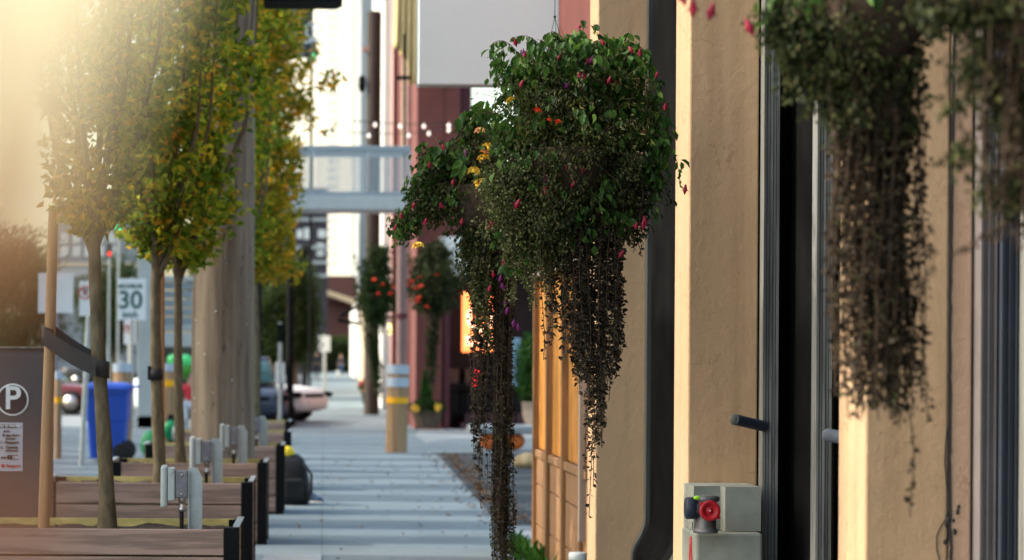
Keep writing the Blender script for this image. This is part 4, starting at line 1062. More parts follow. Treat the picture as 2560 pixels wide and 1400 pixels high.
rbuild('pink rendered building next to the maroon one', 1.80, 63.2, 66.4, 13, 'pink', 1.9)
rbuild('white rendered building beyond the pink one', 1.62, 66.5, 83, 14, 'white', 2.0)
rbuild('pale low building beside the far flower pot', 1.60, 86, 110, 4.2, 'cream')
rbuild('grey building far along the right of the street', 3.2, 215, 260, 45, 'grey', 4.5)
rbuild('pale building lining the far pavement', 2.1, 112, 190, 5.0, 'white')
bp2 = thing('brown_pole', 'dark brown wooden pole rising behind the far flower baskets', 'utility pole', (P(929,890,60).x, 60, 0))
MB().tube([(0,0,0),(.01,0,4.5),(.02,0,10)], [M(19,60),M(18.5,60),M(18,60)], 18).build('shaft', 'brownpole', bp2)
MB().box(-.28,.05,-.12,.02,9.0,9.12,.01).build('crossarm', 'pink', bp2); MB().lathe([(.05,0),(.09,.1),(.09,.35),(.03,.42)], (-.28,-.05,8.0), 12).build('insulator', 'black', bp2)

# skybridge
bgd = thing('footbridge', 'glazed steel footbridge crossing the street above the pavement', 'bridge', (P(1030,505,46.5).x, 46.5, 0)); q = Vector(bgd.location)
def bp_(x0,x1,ya,yb,d0,d1,name,m,bev=.01):
    a = P(x0,yb,46.5); b = P(x1,ya,46.5); return MB().box(a.x-q.x,b.x-q.x,d0,d1,a.z,b.z,bev).build(name,m,bgd)
bp_(560,1022,491,522,-.05,1.3,'deck_beam','palesteel'); bp_(560,1028,365,378,0,.06,'top_rail','bluesteel'); bp_(560,1028,480,489,0,.06,'bottom_rail','bluesteel')
for x in (640, 780, 918, 1024): bp_(x,x+5,378.5,479.5,.0,.05,'mullion','palesteel',.0)
for a, b in ((565,638),(646,778),(786,917),(924,1023)): bp_(a,b,378.5,479.5,.02,.03,'glass_panel','glass',0)
bp_(560,1028,365,378,1.2,1.26,'top_rail','bluesteel'); bp_(568,585,525,1000,.5,.8,'support','palesteel')

# string lights
sl = thing('string_lights', 'two sagging strings of round bulbs across the pavement near the footbridge', 'string lights', tuple(P(1020,320,44))); q = Vector(sl.location)
for (xa,ya,xb,yb,sag,xs) in [(880,302,1165,306,6,[938,1000,1060,1122]),(870,330,1165,312,12,[922,1022,1072,1122])]:
    pts = [P(xa+(xb-xa)*t/20, ya+(yb-ya)*t/20+sag*math.sin(PI*t/20), 44)-q for t in range(21)]
    MB().tube(pts, .008, 6).build('cable', 'wire', sl)
    for x in xs:
        t_ = (x-xa)/(xb-xa); p = P(x, ya+(yb-ya)*t_+sag*math.sin(PI*t_)+6, 44)-q
        MB().lathe([(.01,.05),(.014,.03),(.033,0),(.033,-.015),(.016,-.036),(.002,-.04)], tuple(p), 12).build('bulb', 'bulb', sl)

# shop details
os_ = thing('lit_sign', 'glowing orange sign with a cream ring and lines behind the trailing vines', 'sign', tuple(P(1198,805,48.6))); q = Vector(os_.location)
a = P(1155,880,48.6)-q; b = P(1242,730,48.6)-q; MB().box(a.x,b.x,0,.08,a.z,b.z,.01).build('sign_panel', 'orangesign', os_)
rg = MB(); n = 30; r1 = M(34,48.6); vs = [(rr*math.cos(2*PI*k/n)+.02, -.012, rr*math.sin(2*PI*k/n)+.08) for rr in (r1, r1*.72) for k in range(n)]
rg.add(vs, [(k,(k+1)%n,n+(k+1)%n,n+k) for k in range(n)]).build('ring_mark', 'signglow', os_)
MB().box(a.x+.08,b.x-.06,-.012,-.004,a.z+.14,a.z+.20).build('line_mark', 'signglow', os_); MB().box(a.x+.08,b.x-.08,-.012,-.004,a.z+.24,a.z+.32).build('line_mark', 'signglow', os_)
ws = thing('white_awning_sign', 'tapered white sign box hanging over the dark shopfront', 'sign', tuple(P(1135,640,46))); q = Vector(ws.location)
pl = [P(1100,593,46)-q, P(1170,590,46)-q, P(1175,690,46)-q, P(1138,692,46)-q, P(1118,650,46)-q]
MB().prism([(p.x,p.z) for p in pl], 'Y', 0, .25).build('sign_body', 'white', ws); MB().box(pl[3].x, pl[2].x, 0, .25, pl[2].z-.09, pl[2].z-.003).build('base_tray', 'black', ws)
nn = thing('neon_sign', 'small red neon sign by the dark shop doorway', 'sign', tuple(P(1192,945,48))); q = Vector(nn.location)
ne = MB(); 
for (xa,xb,yy) in ((1184,1203,930),(1184,1190,945),(1184,1190,955),(1196,1199,955),(1183,1188,963)): 
    a = P(xa,yy,48)-q; b = P(xb,yy,48)-q; ne.tube([a,b], .022, 6)
ne.build('neon_tube', 'redneon', nn); MB().box(-.12,.13,.03,.05,-.2,.2).build('backing', 'black', nn)
lp = thing('wall_lamp', 'lit yellow wall lamp on the edge of the maroon building', 'lamp', tuple(P(976,822,52))); MB().box(-.05,.02,0,.1,-.12,.12,.01).build('lamp_glass', 'lampglow', lp); MB().box(-.06,.12,.0,.12,.125,.15).build('lamp_cap', 'black', lp)
MB().box(.03,.06,0,.1,-.12,.12).build('lamp_frame', 'black', lp)
pp = thing('red_brown_pipe', 'tall dull pink pipe rising behind the striped bollard', 'pipe', (P(1003,890,38.5).x, 38.5, 0)); MB().tube([(0,0,0),(0,0,P(0,560,38.5).z)], M(12,38.5), 16).build('pipe', mat('dull_pink_paint',(.22,.13,.12),.6,.15,4), pp); MB().lathe([(M(15,38.5),0),(M(15,38.5),.08)], (0,0,P(0,790,38.5).z), 16).build('collar','maroondark',pp)

bw = thing('notice_board', 'narrow pale blue notice board in the shop yard behind the vines', 'board', tuple(P(1291,900,46)))
MB().box(-.09,.09,0,.04,-.5,.42,.01).build('board_face', mat('pale_blue_board',(.20,.32,.42),.5,.5,9), bw); MB().box(-.02,.02,.045,.08,P(0,890,46).z*0-1.35,.4).build('leg','black',bw)
wp_ = thing('wall_plaque', 'small white square plaque on the dark yard wall beside the wooden wall', 'plaque', tuple(P(1325,886,49.5)))
MB().box(-.10,.09,0,.03,-.07,.08,.005).build('plate','whitesign',wp_); MB().box(-.04,.03,-.008,-.002,-.03,.03).build('mark','blackink',wp_)
for i,(px_,lab_) in enumerate([(1140,'dark bistro chair on the step nearest the maroon pier'),(1172,'dark bistro chair behind the trailing vines')]):
    c_ = P(px_,1040,49.2); ch = thing('bistro_chair', lab_, 'chair', (c_.x, 49.2, .305), 'bistro chairs at the dark shopfront')
    MB().box(-.2,.2,-.2,.2,.43,.47,.01).build('seat','black',ch); MB().box(-.2,.2,.17,.2,.6,.9,.01).build('backrest','barrel',ch)
    for sx in (-1,1):
        for sy in (-1,1): MB().tube([(sx*.18,sy*.18,0),(sx*.17,sy*.17,.43 if sy < 0 else .9)], .016, 8).build('leg','black',ch)
# bench, stone, pots
be = thing('concrete_bench', 'pale concrete bench slab on round orange supports beyond the gravel', 'bench', (P(1260,1130,37).x, 37.5, 0)); q = Vector(be.location)
a = P(1178,1100,36.6)-q; b = P(1420,1064,36.6)-q
MB().box(a.x, b.x, -.3, .3, .27, .40, .03).build('seat_slab', 'paleconc', be)
for px in (1228, 1288, 1370): p = P(px,1112,37.2)-q; MB().ball((p.x,-.05,.15), .14, 1.25, .8, 1.0, 16).build('support', 'orange', be)
sn = MB().ball((0,0,.09), .16, 1.5, 1, .75, 14, .10).build('stone', 'stone'); sn.location = (P(1330,1160,31.5).x, 31.5, 0); tag(sn, 'pale mossy stone at the gravel edge by the wooden wall corner', 'stone')
def potted(label, px, py_base, Y, wpx, hpx, potm, plants, name='flower_pot', group=None):
    b = P(px,py_base,Y); t = thing(name, label, 'plant pot', (b.x, Y, max(0,b.z))); r_ = M(wpx/2,Y); h = M(hpx,Y)
    MB().lathe([(r_*.7,0),(r_*.95,h*.5),(r_,h*.95),(r_*1.06,h*.96),(r_*1.06,h),(r_*.9,h)], n=20).build('pot', potm, t)
    for (kind, dx, dz, rx, rz, n, s, m) in plants:
        mb = MB(); rnd = random.Random(int(px+dx))
        for i in range(n):
            v = rv(rnd)
            if kind == 'cone': v.z = rnd.uniform(-1,1); f_ = (1-v.z)/2; v.x = rnd.uniform(-1,1)*f_; v.y = rnd.uniform(-1,1)*f_
            mb.leaf(Vector((M(dx,Y)+v.x*M(rx,Y), v.y*M(rx,Y)-(r_*1.3 if kind == 'fl' else 0), h+M(dz,Y)+v.z*M(rz,Y))), rv(rnd), rv(rnd), s, s*.6)
        mb.build('foliage' if kind != 'fl' else 'flowers', m, t)
    return t
potted('half barrel planter with a clipped conifer and yellow flowers by the maroon pier', 1068, 1068, 47.0, 74, 42, 'barrel',
    [('cone',-4,45,24,52,900,.07,'shrub'),('b',0,8,50,18,700,.06,'farfoliage'),('fl',-32,6,11,8,60,.06,'yellowpetal'),('fl',24,8,8,8,50,.06,'yellowpetal')])
potted('black pot with red and yellow flowers far along the shop fronts', 918, 1010, 66, 30, 30, 'carblack',
    [('b',0,15,22,18,500,.09,'farfoliage'),('fl',0,6,10,10,60,.08,'yellowpetal'),('fl',-8,22,16,8,40,.07,'orangepetal')])
potted('tapered pale pot with a tall green shrub beside the wooden wall', 1340, 1068, 46, 72, 62, 'terracotta',
    [('b',-10,80,46,95,2200,.09,'shrub')])

# ------------------------------------------------------------------ hanging baskets
def flower_mesh(kind):
    mb = MB()
    if kind == 'fuchsia':
        mb.lathe([(.003,.030),(.006,.022),(.009,.012),(.011,0),(.006,-.010),(.002,-.020)], n=9)
        for k in range(4):
            a = k*PI/2+.3; d = Vector((math.cos(a), math.sin(a), -.35)); mb.leaf(Vector((0,0,.006)), d, Vector((0,0,1)), .024, .010)
    else:
        for k in range(13):
            a = k*2.4; t = k/13; d = Vector((math.cos(a), math.sin(a), -.2+1.1*t)); mb.bigleaf(Vector((0,0,0)), d, Vector((0,0,1)), .026-.01*t, .020, .25)
        mb.ball((0,0,.002), .008, n=8)
    return mb
FM = {}
def flower(kind, m, parent, loc, s=1.0):
    key = (kind, m)
    if key not in FM:
        o = flower_mesh(kind).build('flower', m); FM[key] = o.data; bpy.data.objects.remove(o)
    o = bpy.data.objects.new('flower', FM[key]); C.objects.link(o); o.parent = parent; o.location = loc
    o.rotation_euler = (R.uniform(-.5,.5), R.uniform(-.5,.5), R.uniform(0,6)); o.scale = (s,s,s); return o

def blob(mb, st, c, org, Y, rx, ry, n, size, rnd, big=False, droop=.6, clump=6, shell=.35, spread=.05, ratio=.6):
    c0 = P(c[0], c[1], Y)-org; RX, RZ = M(rx,Y), M(ry,Y)
    for i in range(max(1,n//clump)):
        v = rv(rnd).normalized()*(shell+(1-shell)*rnd.random()**.6); v *= .80+.85*noise.noise(v*2.6+Vector((c[0],c[1],0)))
        p = c0+Vector((v.x*RX, v.y*RX*.9, v.z*RZ))
        out = Vector((v.x, v.y, v.z*.6-.2))
        for k in range(clump):
            q_ = p+rv(rnd)*spread
            d = out*.5+rv(rnd)*.8+Vector((0,0,-droop)); s = size*rnd.uniform(.6,1.3)
            (mb.bigleaf if big else mb.leaf)(q_, d, rv(rnd)+out, s, s*ratio)
        if st is not None and rnd.random() < .25: st.tube([c0+(p-c0)*.4, p+Vector((0,0,.02)), p+rv(rnd)*spread], .0012, 4)
def strand(mb, st, xa, ya, xb, yb, org, Y, dy, n, size, rad, rnd, taper=.5, m2=None):
    a = P(xa,ya,Y+dy)-org; b = P(xb,yb,Y+dy)-org; ph = rnd.uniform(0,6)
    pts = []
    for k in range(15):
        u = k/14; pts.append(a.lerp(b,u)+Vector((math.sin(u*7+ph)*.008, math.cos(u*6+ph)*.008, 0)))
    st.tube(pts, .0020, 4)
    for i in range(n):
        u = rnd.random()**.9; p = a.lerp(b,u)+Vector((math.sin(u*7+ph)*.008, math.cos(u*6+ph)*.008, 0))
        r_ = rad*(1-taper*u); o = Vector((rnd.uniform(-1,1), rnd.uniform(-1,1), 0))
        d = o+Vector((0,0,-.5))+rv(rnd)*.5; s = size*(.5+1.2*rnd.random()**1.8)
        mb.leaf(p+o*r_*rnd.random(), d, rv(rnd), s, s*rnd.uniform(.5,.9), .3)

def sprig(mb, st, xa, ya, xm, ym, xb, yb, org, Y, dy, n, size, rnd, big=True):
    a, m, b = [P(x,y,Y+dy)-org for x,y in ((xa,ya),(xm,ym),(xb,yb))]
    pt = lambda u: a*(1-u)**2+m*2*u*(1-u)+b*u*u
    st.tube([pt(k/8) for k in range(9)], [.0022-.0015*k/8 for k in range(9)], 5)
    for i in range(n):
        u = .25+.75*i/n; p = pt(u); s = size*rnd.uniform(.7,1.2)*(1-.35*u)
        d = rv(rnd)*.8+Vector((0,0,-.8)); (mb.bigleaf if big else mb.leaf)(p, d, rv(rnd), s, s*.58)
def hanger(t, top, rim, r_, org):
    k = top-org; MB().tube([k+Vector((0,0,1.2)), k+Vector((.002,0,.5)), k], .0016, 6).build('hanging_wire', 'wire', t)
    h_ = MB()
    for a in (.5, 2.6, 4.7): h_.tube([k, rim-org+Vector((math.cos(a)*r_, math.sin(a)*r_, 0))], .0013, 5)
    h_.ball(tuple(k), .006); h_.build('hanger', 'wire', t)

# main basket
YM = 9.95; rnd = random.Random(5); org = P(1420,420,YM)
hb = thing('hanging_basket', 'large leafy hanging basket with red flowers and brown vines in front of the blank sign', 'hanging basket', tuple(org), 'hanging flower baskets')
hanger(hb, P(1387,42,YM), P(1400,330,YM), .14, org)
MB().lathe([(.03,-.24),(.10,-.20),(.16,-.10),(.18,0),(.17,.01)], tuple(P(1420,380,YM)-org), 20).build('basket_liner', 'basket', hb)
st = MB()
g = MB()
for (c,rx,ry,n) in [((1440,170),150,75,330),((1340,190),80,90,170),((1545,200),75,90,170),((1480,290),150,110,260),((1600,330),60,110,130),((1290,330),70,70,120),((1420,110),55,30,60),((1500,125),50,40,70),((1575,140),30,45,40),((1640,400),35,90,60),((1470,520),130,100,150),((1330,430),110,90,90),((1300,620),60,60,30),((1250,160),20,45,25)]:
    blob(g, st, c, org, YM, rx*1.08, ry*1.05, int(n*2.1), .042, rnd, True, 1.0, 3, .55, .045)
for (xa,ya,xm,ym,xb,yb,n_) in [(1330,200,1270,60,1222,118,16),(1380,160,1330,60,1278,100,14),(1400,150,1400,30,1352,110,14),(1440,130,1440,40,1470,95,14),(1500,150,1500,50,1545,125,16),(1540,170,1600,60,1630,170,18),(1560,200,1640,110,1650,260,20),(1600,260,1690,200,1665,330,18),(1600,330,1700,330,1700,470,20),(1590,380,1650,400,1640,560,16),(1560,430,1620,470,1610,590,16),(1290,250,1240,200,1235,300,14),(1280,300,1190,250,1170,330,14),(1300,260,1250,130,1240,180,14),(1420,140,1420,60,1400,150,12),(1560,150,1590,80,1600,150,14)]:
    sprig(g, st, xa,ya,xm,ym,xb,yb, org, YM, rnd.uniform(-.15,.05), n_, .044, rnd)
g.build('large_leaves', 'bigleaf', hb)
g = MB()
for (c,rx,ry,n) in [((1550,260),110,110,900),((1330,260),110,110,900),((1440,330),200,130,1500),((1560,330),100,60,700)]:
    blob(g, st, c, org, YM, rx*1.06, ry*1.06, int(n*1.3), .026*1.12, rnd, False, .5, 6, .6, .04, .25)
g.build('curled_leaves', 'curl', hb)
g = MB()
for (c,rx,ry,n) in [((1440,360),205,170,6000),((1390,480),185,150,5600),((1530,480),90,130,2600),((1330,560),110,110,3200),((1590,520),30,90,500),((1420,230),150,110,3000),((1640,470),40,60,200)]:
    blob(g, st, c, org, YM, rx*1.06, ry*1.06, int(n*1.3), .017*1.12, rnd, False, .6, 8, .25, .035, .65)
g.build('fine_leaves', 'darkvine', hb)
g = MB()
for (c,rx,ry,n) in [((1300,530),100,110,2200),((1370,600),80,100,2000),((1250,460),50,60,700),((1330,450),130,90,1500)]:
    blob(g, st, c, org, YM, rx*1.06, ry*1.06, int(n*1.3), .011*1.12, rnd, False, .6, 8, .75, .03, .8)
for i in range(26):
    x = rnd.uniform(1230,1370); strand(g, st, x, 560, x+rnd.uniform(-8,14), rnd.uniform(650,800), org, YM, rnd.uniform(-.12,.05), 120, .010, .012, rnd)
g.build('pale_leaves', 'pale', hb)
g = MB()
for i in range(52):
    x = rnd.gauss(1474,50); x = min(1550,max(1370,x)); cen = 1-abs(x-1485)/90
    yb = 820+330*max(0,cen)*rnd.uniform(.6,1.0)+rnd.uniform(-60,40)
    strand(g, st, x, 520, x+rnd.uniform(-10,10)+(1490-x)*.12, yb, org, YM, rnd.uniform(-.1,.1), int((yb-520)*.38), .018, .016, rnd)
for x, yb in [(1478,1290),(1492,1215),(1470,1180),(1505,1120),(1485,1140),(1470,1100),(1412,840),(1400,760),(1540,800),(1380,860),(1360,900),(1520,1000),(1598,640),(1605,560),(1420,900)]:
    strand(g, st, x, 560, x+rnd.uniform(-6,6), yb, org, YM, rnd.uniform(-.08,.08), int((yb-560)*.16), .014, .010, rnd)
for i in range(10):
    x = rnd.uniform(1550,1610); strand(g, st, x, 420, x+rnd.uniform(-6,6), rnd.uniform(540,640), org, YM, rnd.uniform(-.08,.08), 34, .018, .02, rnd)
g.build('trailing_vines', 'dry', hb)
st.build('stems', 'stem', hb)
for (px,py,s) in [(1440,204,1.4),(1452,205,1.4),(1447,226,1.2),(1509,215,1.2),(1532,220,1.2),(1496,122,1.1),(1565,140,1.2),(1588,147,1.3),(1629,200,1.1),(1650,278,1.3),(1600,336,1.1),(1281,122,1.3),(1303,150,1.0),(1295,222,1.1),(1460,165,1.0),(1470,165,1.0),(1408,430,1.1),(1446,434,1.1),(1355,455,1.3),(1354,485,1.2),(1420,470,1.1),(1603,560,1.5),(1596,570,1.3),(1576,572,1.2),(1543,640,1.2),(1285,518,1.5),(1700,482,1.4),(1440,80,.8),(1388,155,.9)]:
    flower('fuchsia','magenta', hb, P(px,py,YM)-org+Vector((0,-.16+R.uniform(-.02,.04),0)), s*.6)
for (px,py,s) in [(1502,185,1.2),(1407,225,1.1),(1467,163,1.1),(1351,458,1.1),(1300,145,1.1)]:
    flower('fuchsia','purplepetal', hb, P(px,py,YM)-org+Vector((0,-.16,0)), s*.6)
for (px,py,m,s) in [(1266,265,'yellowpetal',1.0),(1332,290,'orangepetal',.9),(1382,317,'orangepetal',.7),(1360,312,'orangepetal',.5)]:
    flower('rose', m, hb, P(px,py,YM)-org+Vector((0,-.22,0)), s*1.0)

# second basket, just behind on the pavement side
Y2 = 11.6; rnd = random.Random(15); org = P(1190,470,Y2)
hb2 = thing('hanging_basket', 'darker hanging basket with yellow begonias and a thick hanging column of vines', 'hanging basket', tuple(org), 'hanging flower baskets')
MB().lathe([(.03,-.22),(.10,-.18),(.15,-.10),(.17,0),(.16,.01)], tuple(P(1210,470,Y2)-org), 20).build('basket_liner', 'basket', hb2)
hh_ = MB(); kn = P(1300,240,Y2)-org
for a in (.5,2.6,4.7): hh_.tube([kn, P(1210,430,Y2)-org+Vector((math.cos(a)*.14, math.sin(a)*.14, 0))], .0013, 5)
hh_.tube([kn, P(1380,170,Y2+.2)-org], .0016, 5); hh_.build('hanger', 'wire', hb2)
st = MB(); g = MB()
for (c,rx,ry,n) in [((1200,310),55,60,44),((1180,400),70,70,60),((1110,420),60,60,50)]:
    blob(g, st, c, org, Y2, rx*1.08, ry*1.05, int(n*2.1), .065, rnd, True, .8, 2, .55, .04)
for (c,rx,ry,n) in [((1100,400),50,50,90),((1060,470),50,50,90),((1160,480),90,70,120),((1010,560),30,40,60)]:
    blob(g, st, c, org, Y2, rx*1.08, ry*1.05, int(n*2.1), .035, rnd, True, .8, 3, .5, .04)
for (xa,ya,xm,ym,xb,yb,n_) in [(1120,420,1090,330,1060,420,14),(1090,450,1030,400,1020,520,16),(1060,500,1000,490,980,600,18),(1200,330,1160,240,1150,340,12),(1150,400,1130,320,1110,380,12),(1080,520,1020,540,1000,600,14),(1220,290,1180,250,1165,300,10)]:
    sprig(g, st, xa,ya,xm,ym,xb,yb, org, Y2, rnd.uniform(-.12,.05), n_, .04, rnd)
g.build('large_leaves', 'bigleaf', hb2)
g = MB()
for (c,rx,ry,n) in [((1200,440),95,120,3600),((1130,480),85,95,2400),((1065,500),65,60,1300),((1110,410),55,50,900),((1200,360),60,80,1500),((1200,580),60,110,3000),((1010,560),28,40,350),((1210,660),60,90,1900),((1180,620),35,60,600)]:
    blob(g, st, c, org, Y2, rx*1.06, ry*1.06, int(n*1.3), .019*1.12, rnd, False, .6, 8, .2, .035, .65)
g.build('fine_leaves', 'darkvine', hb2)
g = MB()
for i in range(46):
    a = rnd.uniform(0,6.28); r_ = math.sqrt(rnd.random()); x = 1262+24*r_*math.cos(a)
    strand(g, st, x, 560, 1256+25*r_*math.cos(a), rnd.uniform(1300,1450), org, Y2, .07*r_*math.sin(a), 330, .013, .010, rnd, .1)
for i in range(20):
    x = rnd.uniform(1160,1225); yb = rnd.choice([rnd.uniform(860,1020), rnd.uniform(1000,1200)]); 
    strand(g, st, x, 580, 1205+(x-1200)*.6, yb, org, Y2, rnd.uniform(-.08,.08), int((yb-580)*.24), .018, .014, rnd)
for x, yb in [(1205,1270),(1215,1230),(1195,1240)]: strand(g, st, x, 900, x, yb, org, Y2, 0, 60, .014, .014, rnd)
g.build('trailing_vines', 'dry', hb2)
g = MB()
for i in range(26):
    x = rnd.uniform(1185,1245); strand(g, st, x, 640, x, rnd.uniform(740,900), org, Y2, rnd.uniform(-.12,0), 50, .016, .016, rnd)
g.build('pale_leaves', 'pale', hb2)
st.build('stems', 'stem', hb2)
for (px,py,m,s) in [(1210,384,'yellowpetal',1.0),(1226,388,'yellowpetal',.9),(1197,410,'yellowpetal',1.0),(1174,441,'yellowpetal',1.0),(1193,472,'yellowpetal',1.35),(1189,343,'peach',.8),(1038,622,'yellowpetal',.9),(1200,395,'peach',.7),(1205,485,'peach',.7)]:
    flower('rose', m, hb2, P(px,py,Y2)-org+Vector((0,-.34,0)), s*1.5)
for (px,py) in [(1245,700),(1252,720),(1258,760),(1262,780),(1278,812),(1290,822),(1160,390)]:
    flower('fuchsia','purplepetal', hb2, P(px,py,Y2)-org+Vector((0,-.13,0)), .8)
for (px,py) in [(1225,565),(1215,572),(1105,375),(1070,420),(1128,462),(985,575),(1000,545),(1030,520),(1218,725),(1252,660),(1100,520),(1060,560),(1150,560),(1228,690)]:
    flower('fuchsia','magenta', hb2, P(px,py,Y2)-org+Vector((0,-.14,0)), .7)

# near basket, out of focus at the upper right
Y3 = 5.4; rnd = random.Random(25); org = P(2190,120,Y3)
hb3 = thing('hanging_basket', 'closest hanging basket, blurred, trailing a long brown curtain over the cracked pilaster', 'hanging basket', tuple(org), 'hanging flower baskets')
MB().lathe([(.03,-.18),(.08,-.14),(.12,-.07),(.14,0),(.13,.01)], tuple(P(2180,-20,Y3)-org), 20).build('basket_liner', 'basket', hb3)
hanger(hb3, P(2180,-420,Y3), P(2180,-20,Y3), .13, org)
st = MB(); g = MB()
for (c,rx,ry,n) in [((2180,-20),250,120,220),((2010,20),110,60,70)]:
    blob(g, st, c, org, Y3, rx, ry, n, .035, rnd, True, .9, 3, .4, .03)
g.build('large_leaves', 'bigleaf', hb3)
g = MB()
for (c,rx,ry,n) in [((2130,60),190,150,3400),((2010,100),110,100,1100),((2200,150),110,160,2200),((2040,190),90,90,700),((2300,40),90,60,700),((1960,60),70,90,700),((2120,250),110,120,1800),((2220,300),60,160,1500)]:
    blob(g, st, c, org, Y3, rx, ry, n, .017, rnd, False, .6, 7, .2, .025, .65)
g.build('fine_leaves', 'darkvine', hb3)
g = MB()
for i in range(70):
    x = rnd.gauss(2195,44); x = min(2300,max(2085,x)); yb = rnd.uniform(830,1050)
    strand(g, st, x, 120, x+rnd.uniform(-14,22), yb, org, Y3, rnd.uniform(-.06,.06), 120, .0145, .012, rnd, .2)
for i in range(16):
    x = rnd.uniform(2080,2150); strand(g, st, x, 200, x+rnd.uniform(-8,10), rnd.uniform(560,960), org, Y3, rnd.uniform(-.06,.06), 60, .014, .012, rnd, .2)
strand(g, st, 2270, 900, 2282, 1290, org, Y3, 0, 34, .014, .003, rnd, .2)
for x,yb in [(2240,1040),(2255,1070),(2140,1040)]: strand(g, st, x, 800, x, yb, org, Y3, 0, 30, .015, .008, rnd, .2)
g.build('trailing_vines', 'dry', hb3); st.build('stems', 'stem', hb3)
for (px,py) in [(1700,5),(1724,33),(1768,42),(1866,80),(1690,-10)]:
    flower('fuchsia', 'magenta', hb3, P(px,py,Y3)-org+Vector((0,-.05,0)), .85)
    MB().tube([P(px,py,Y3)-org+Vector((0,-.05,.03)), P(px+15,py-80,Y3)-org, P(2000,-60,Y3)-org], .0008, 4).build('flower_stalk', 'stem', hb3)
Y4 = 4.6; rnd = random.Random(35); org = P(2540,150,Y4)
hb4 = thing('hanging_basket', 'blurred basket at the picture edge with sparse twigs over the dark blue frame', 'hanging basket', tuple(org), 'hanging flower baskets')
MB().lathe([(.03,-.14),(.08,-.11),(.10,-.05),(.12,0),(.11,.01)], tuple(P(2620,-60,Y4)-org), 20).build('basket_liner', 'basket', hb4)
hanger(hb4, P(2620,-420,Y4), P(2620,-60,Y4), .11, org)
st = MB(); g = MB()
for (c,rx,ry,n) in [((2540,40),150,130,900),((2400,20),160,70,900),((2540,230),100,160,700),((2440,150),90,110,260),((2500,480),80,90,200),((2410,380),60,60,90),((2400,250),70,60,60)]:
    blob(g, st, c, org, Y4, rx, ry, n, .018, rnd, False, .6, 4, .1, .022, .65)
g.build('fine_leaves', 'darkvine', hb4)
g = MB()
for i in range(26):
    x = rnd.uniform(2460,2600); strand(g, st, x, 60, x+rnd.uniform(-20,20), rnd.uniform(400,640), org, Y4, rnd.uniform(-.08,.08), 60, .014, .014, rnd, .2)
for (x0,y0_,x1,y1_) in [(2470,330,2330,410),(2520,560,2370,640),(2360,130,2420,420),(2330,560,2310,720)]: strand(g, st, x0,y0_,x1,y1_, org, Y4, 0, 26, .014, .012, rnd, .2)
g.build('trailing_vines', 'dry', hb4); st.build('stems', 'stem', hb4)

# two far baskets
for (lab,c,rx,ry,Y,tr,fl,m) in [('far round dark green basket with red flowers in front of the brown pole',(940,735),52,108,46,(925,830,948,1000),[(955,712),(975,735),(945,735),(985,720),(1000,750),(935,700)],'farfoliage'),
                            ('far olive basket with orange flowers in front of the maroon pier',(1082,700),66,85,40,(1086,760,1078,985),[(1026,705),(1045,695),(1037,723),(1050,717),(1045,745),(1020,715),(1064,768),(1042,755),(1090,690)],'darkvine')]:
    org = P(c[0],c[1],Y); t = thing('hanging_basket', lab, 'hanging basket', tuple(org), 'hanging flower baskets'); rnd = random.Random(int(Y))
    MB().lathe([(.05,-.2),(.2,-.1),(.24,0),(.22,.01)], (0,0,0), 16).build('basket_liner', 'basket', t)
    hanger(t, P(c[0],c[1]-200,Y), org, .22, org)
    g = MB(); blob(g, None, c, org, Y, rx*1.1, ry*1.1, 9000, .06, rnd, False, .5, 6, .2, .06)
    blob(g, None, (c[0]+12,c[1]-ry*.8), org, Y, rx*.5, ry*.4, 1200, .06, rnd, False, .5, 6, .2, .06)
    g.build('foliage', m, t); g = MB(); st = MB()
    for i in range(26): x = rnd.gauss(0,10); strand(g, st, tr[0]+x, tr[1], tr[2]+x*.6, tr[3]-rnd.uniform(0,90), org, Y, 0, 60, .04, .04, rnd)
    g.build('trailing_vines', m, t); st.build('stems', 'stem', t)
    for (px,py) in fl: flower('rose', 'orangepetal', t, P(px,py,Y)-org+Vector((0,-.35,0)), 2.2)
    if c[0] == 940:
        MB().tube([P(850,790,Y)-org, P(895,765,Y)-org, P(900,810,Y)-org, P(845,800,Y)-org], M(5,Y), 8).build('bracket', 'black', t)

# ------------------------------------------------------------------ leaves hanging into view at upper left
def mapleleaf(mb, c, s, ang, tilt):
    out = []
    n = 5
    for k in range(n):
        a = -PI/2+(k-2)*.75; out.append((math.cos(a)*s*(1,.8)[k%2==1], math.sin(a)*s*(1.0 if k == 2 else .85)))
        if k < n-1:
            a2 = a+.375; out.append((math.cos(a2)*s*.45, math.sin(a2)*s*.45))
    out += [(.12*s,.25*s),(-.12*s,.25*s)]
    ca, sa = math.cos(ang), math.sin(ang)
    vs = [c+Vector((x*ca-y*sa, tilt*x, x*sa+y*ca)) for x,y in out]; vs.append(c)
    m = len(out); mb.add(vs, [(k,(k+1)%m,m) for k in range(m)])
YL = 8.2
br = thing('maple_branch', 'dark maple leaves hanging on a twig at the upper left', 'branch', tuple(P(20,150,YL))); org = Vector(br.location)
g = MB()
for (px,py,s,a) in [(35,245,60,.5),(130,250,62,-.5),(60,150,28,.3),(95,195,34,1.2),(70,190,24,-.6),(10,180,30,.2),(120,0,28,.6),(-10,60,40,.1),(5,100,30,1.0)]:
    mapleleaf(g, P(px,py,YL)-org, M(s,YL), a, .4)
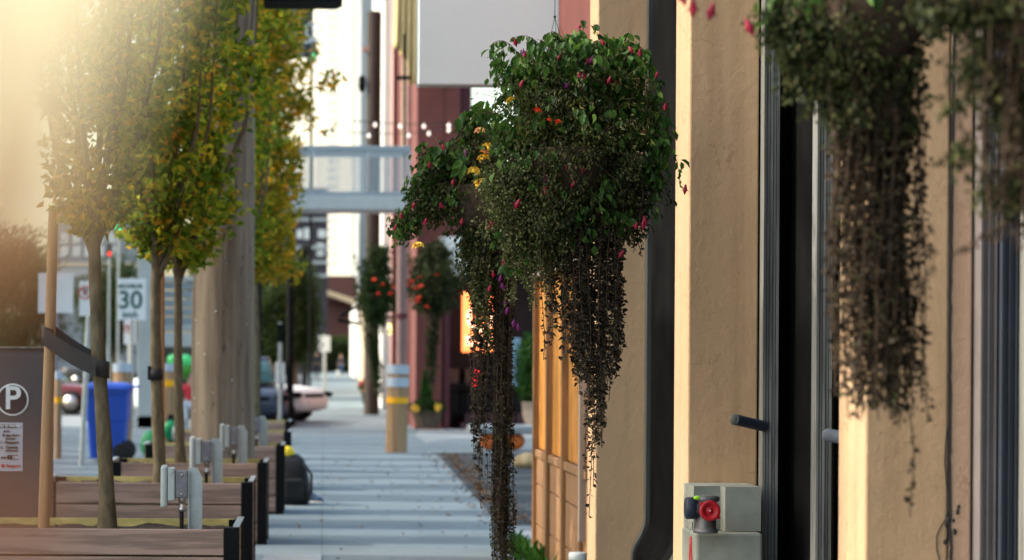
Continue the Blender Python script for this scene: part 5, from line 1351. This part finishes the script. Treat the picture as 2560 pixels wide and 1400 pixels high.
o = g.build('leaves', 'farfoliage', br); sm = o.modifiers.new('s','SOLIDIFY'); sm.thickness = .001
MB().tube([P(-60,120,YL)-org, P(20,160,YL)-org, P(60,140,YL)-org, P(100,190,YL)-org], .003, 6).build('twig', 'bark', br)

# leaves very near the camera, coloured to stand in for a soft glow
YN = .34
nb = thing('glow_veil_leaves', 'pale yellow and brown leaves right in front of the lens, coloured to stand in for a glow at the left edge', 'leaves', tuple(P(0,300,YN))); org = Vector(nb.location)
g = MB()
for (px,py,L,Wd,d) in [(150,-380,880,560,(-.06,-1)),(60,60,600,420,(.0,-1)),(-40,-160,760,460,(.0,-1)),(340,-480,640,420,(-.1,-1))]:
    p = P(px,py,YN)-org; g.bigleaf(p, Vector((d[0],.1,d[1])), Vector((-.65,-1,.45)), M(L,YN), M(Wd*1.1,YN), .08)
o = g.build('cream_glow_leaves', 'glowcream', nb)
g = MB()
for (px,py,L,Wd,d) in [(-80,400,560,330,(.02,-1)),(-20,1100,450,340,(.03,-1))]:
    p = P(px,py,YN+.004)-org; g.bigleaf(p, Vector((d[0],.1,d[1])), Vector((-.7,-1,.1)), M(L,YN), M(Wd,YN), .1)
o = g.build('brown_glow_leaves', 'glowbrown', nb)
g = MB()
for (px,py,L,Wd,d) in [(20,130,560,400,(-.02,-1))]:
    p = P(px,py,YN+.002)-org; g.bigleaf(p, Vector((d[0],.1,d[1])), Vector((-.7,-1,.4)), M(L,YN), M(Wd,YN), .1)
o = g.build('peach_glow_leaves', 'glowpeach', nb)
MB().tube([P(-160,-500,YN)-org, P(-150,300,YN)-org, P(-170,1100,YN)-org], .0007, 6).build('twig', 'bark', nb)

# ------------------------------------------------------------------ unseen columns added across the street to break the sun into bars
ar = thing('sun_bar_blocker', 'concrete arcade across the street that breaks the low sun into bars', 'sun_bar_blocker', (-9.5, 8, -.12)); Y = 0.0
while Y < 40:
    w_ = R.uniform(.7,1.3); MB().box(-.3,.3,Y,Y+w_,0,10.5,.02).build('column', 'grey', ar); Y += w_+R.uniform(.6,1.3)
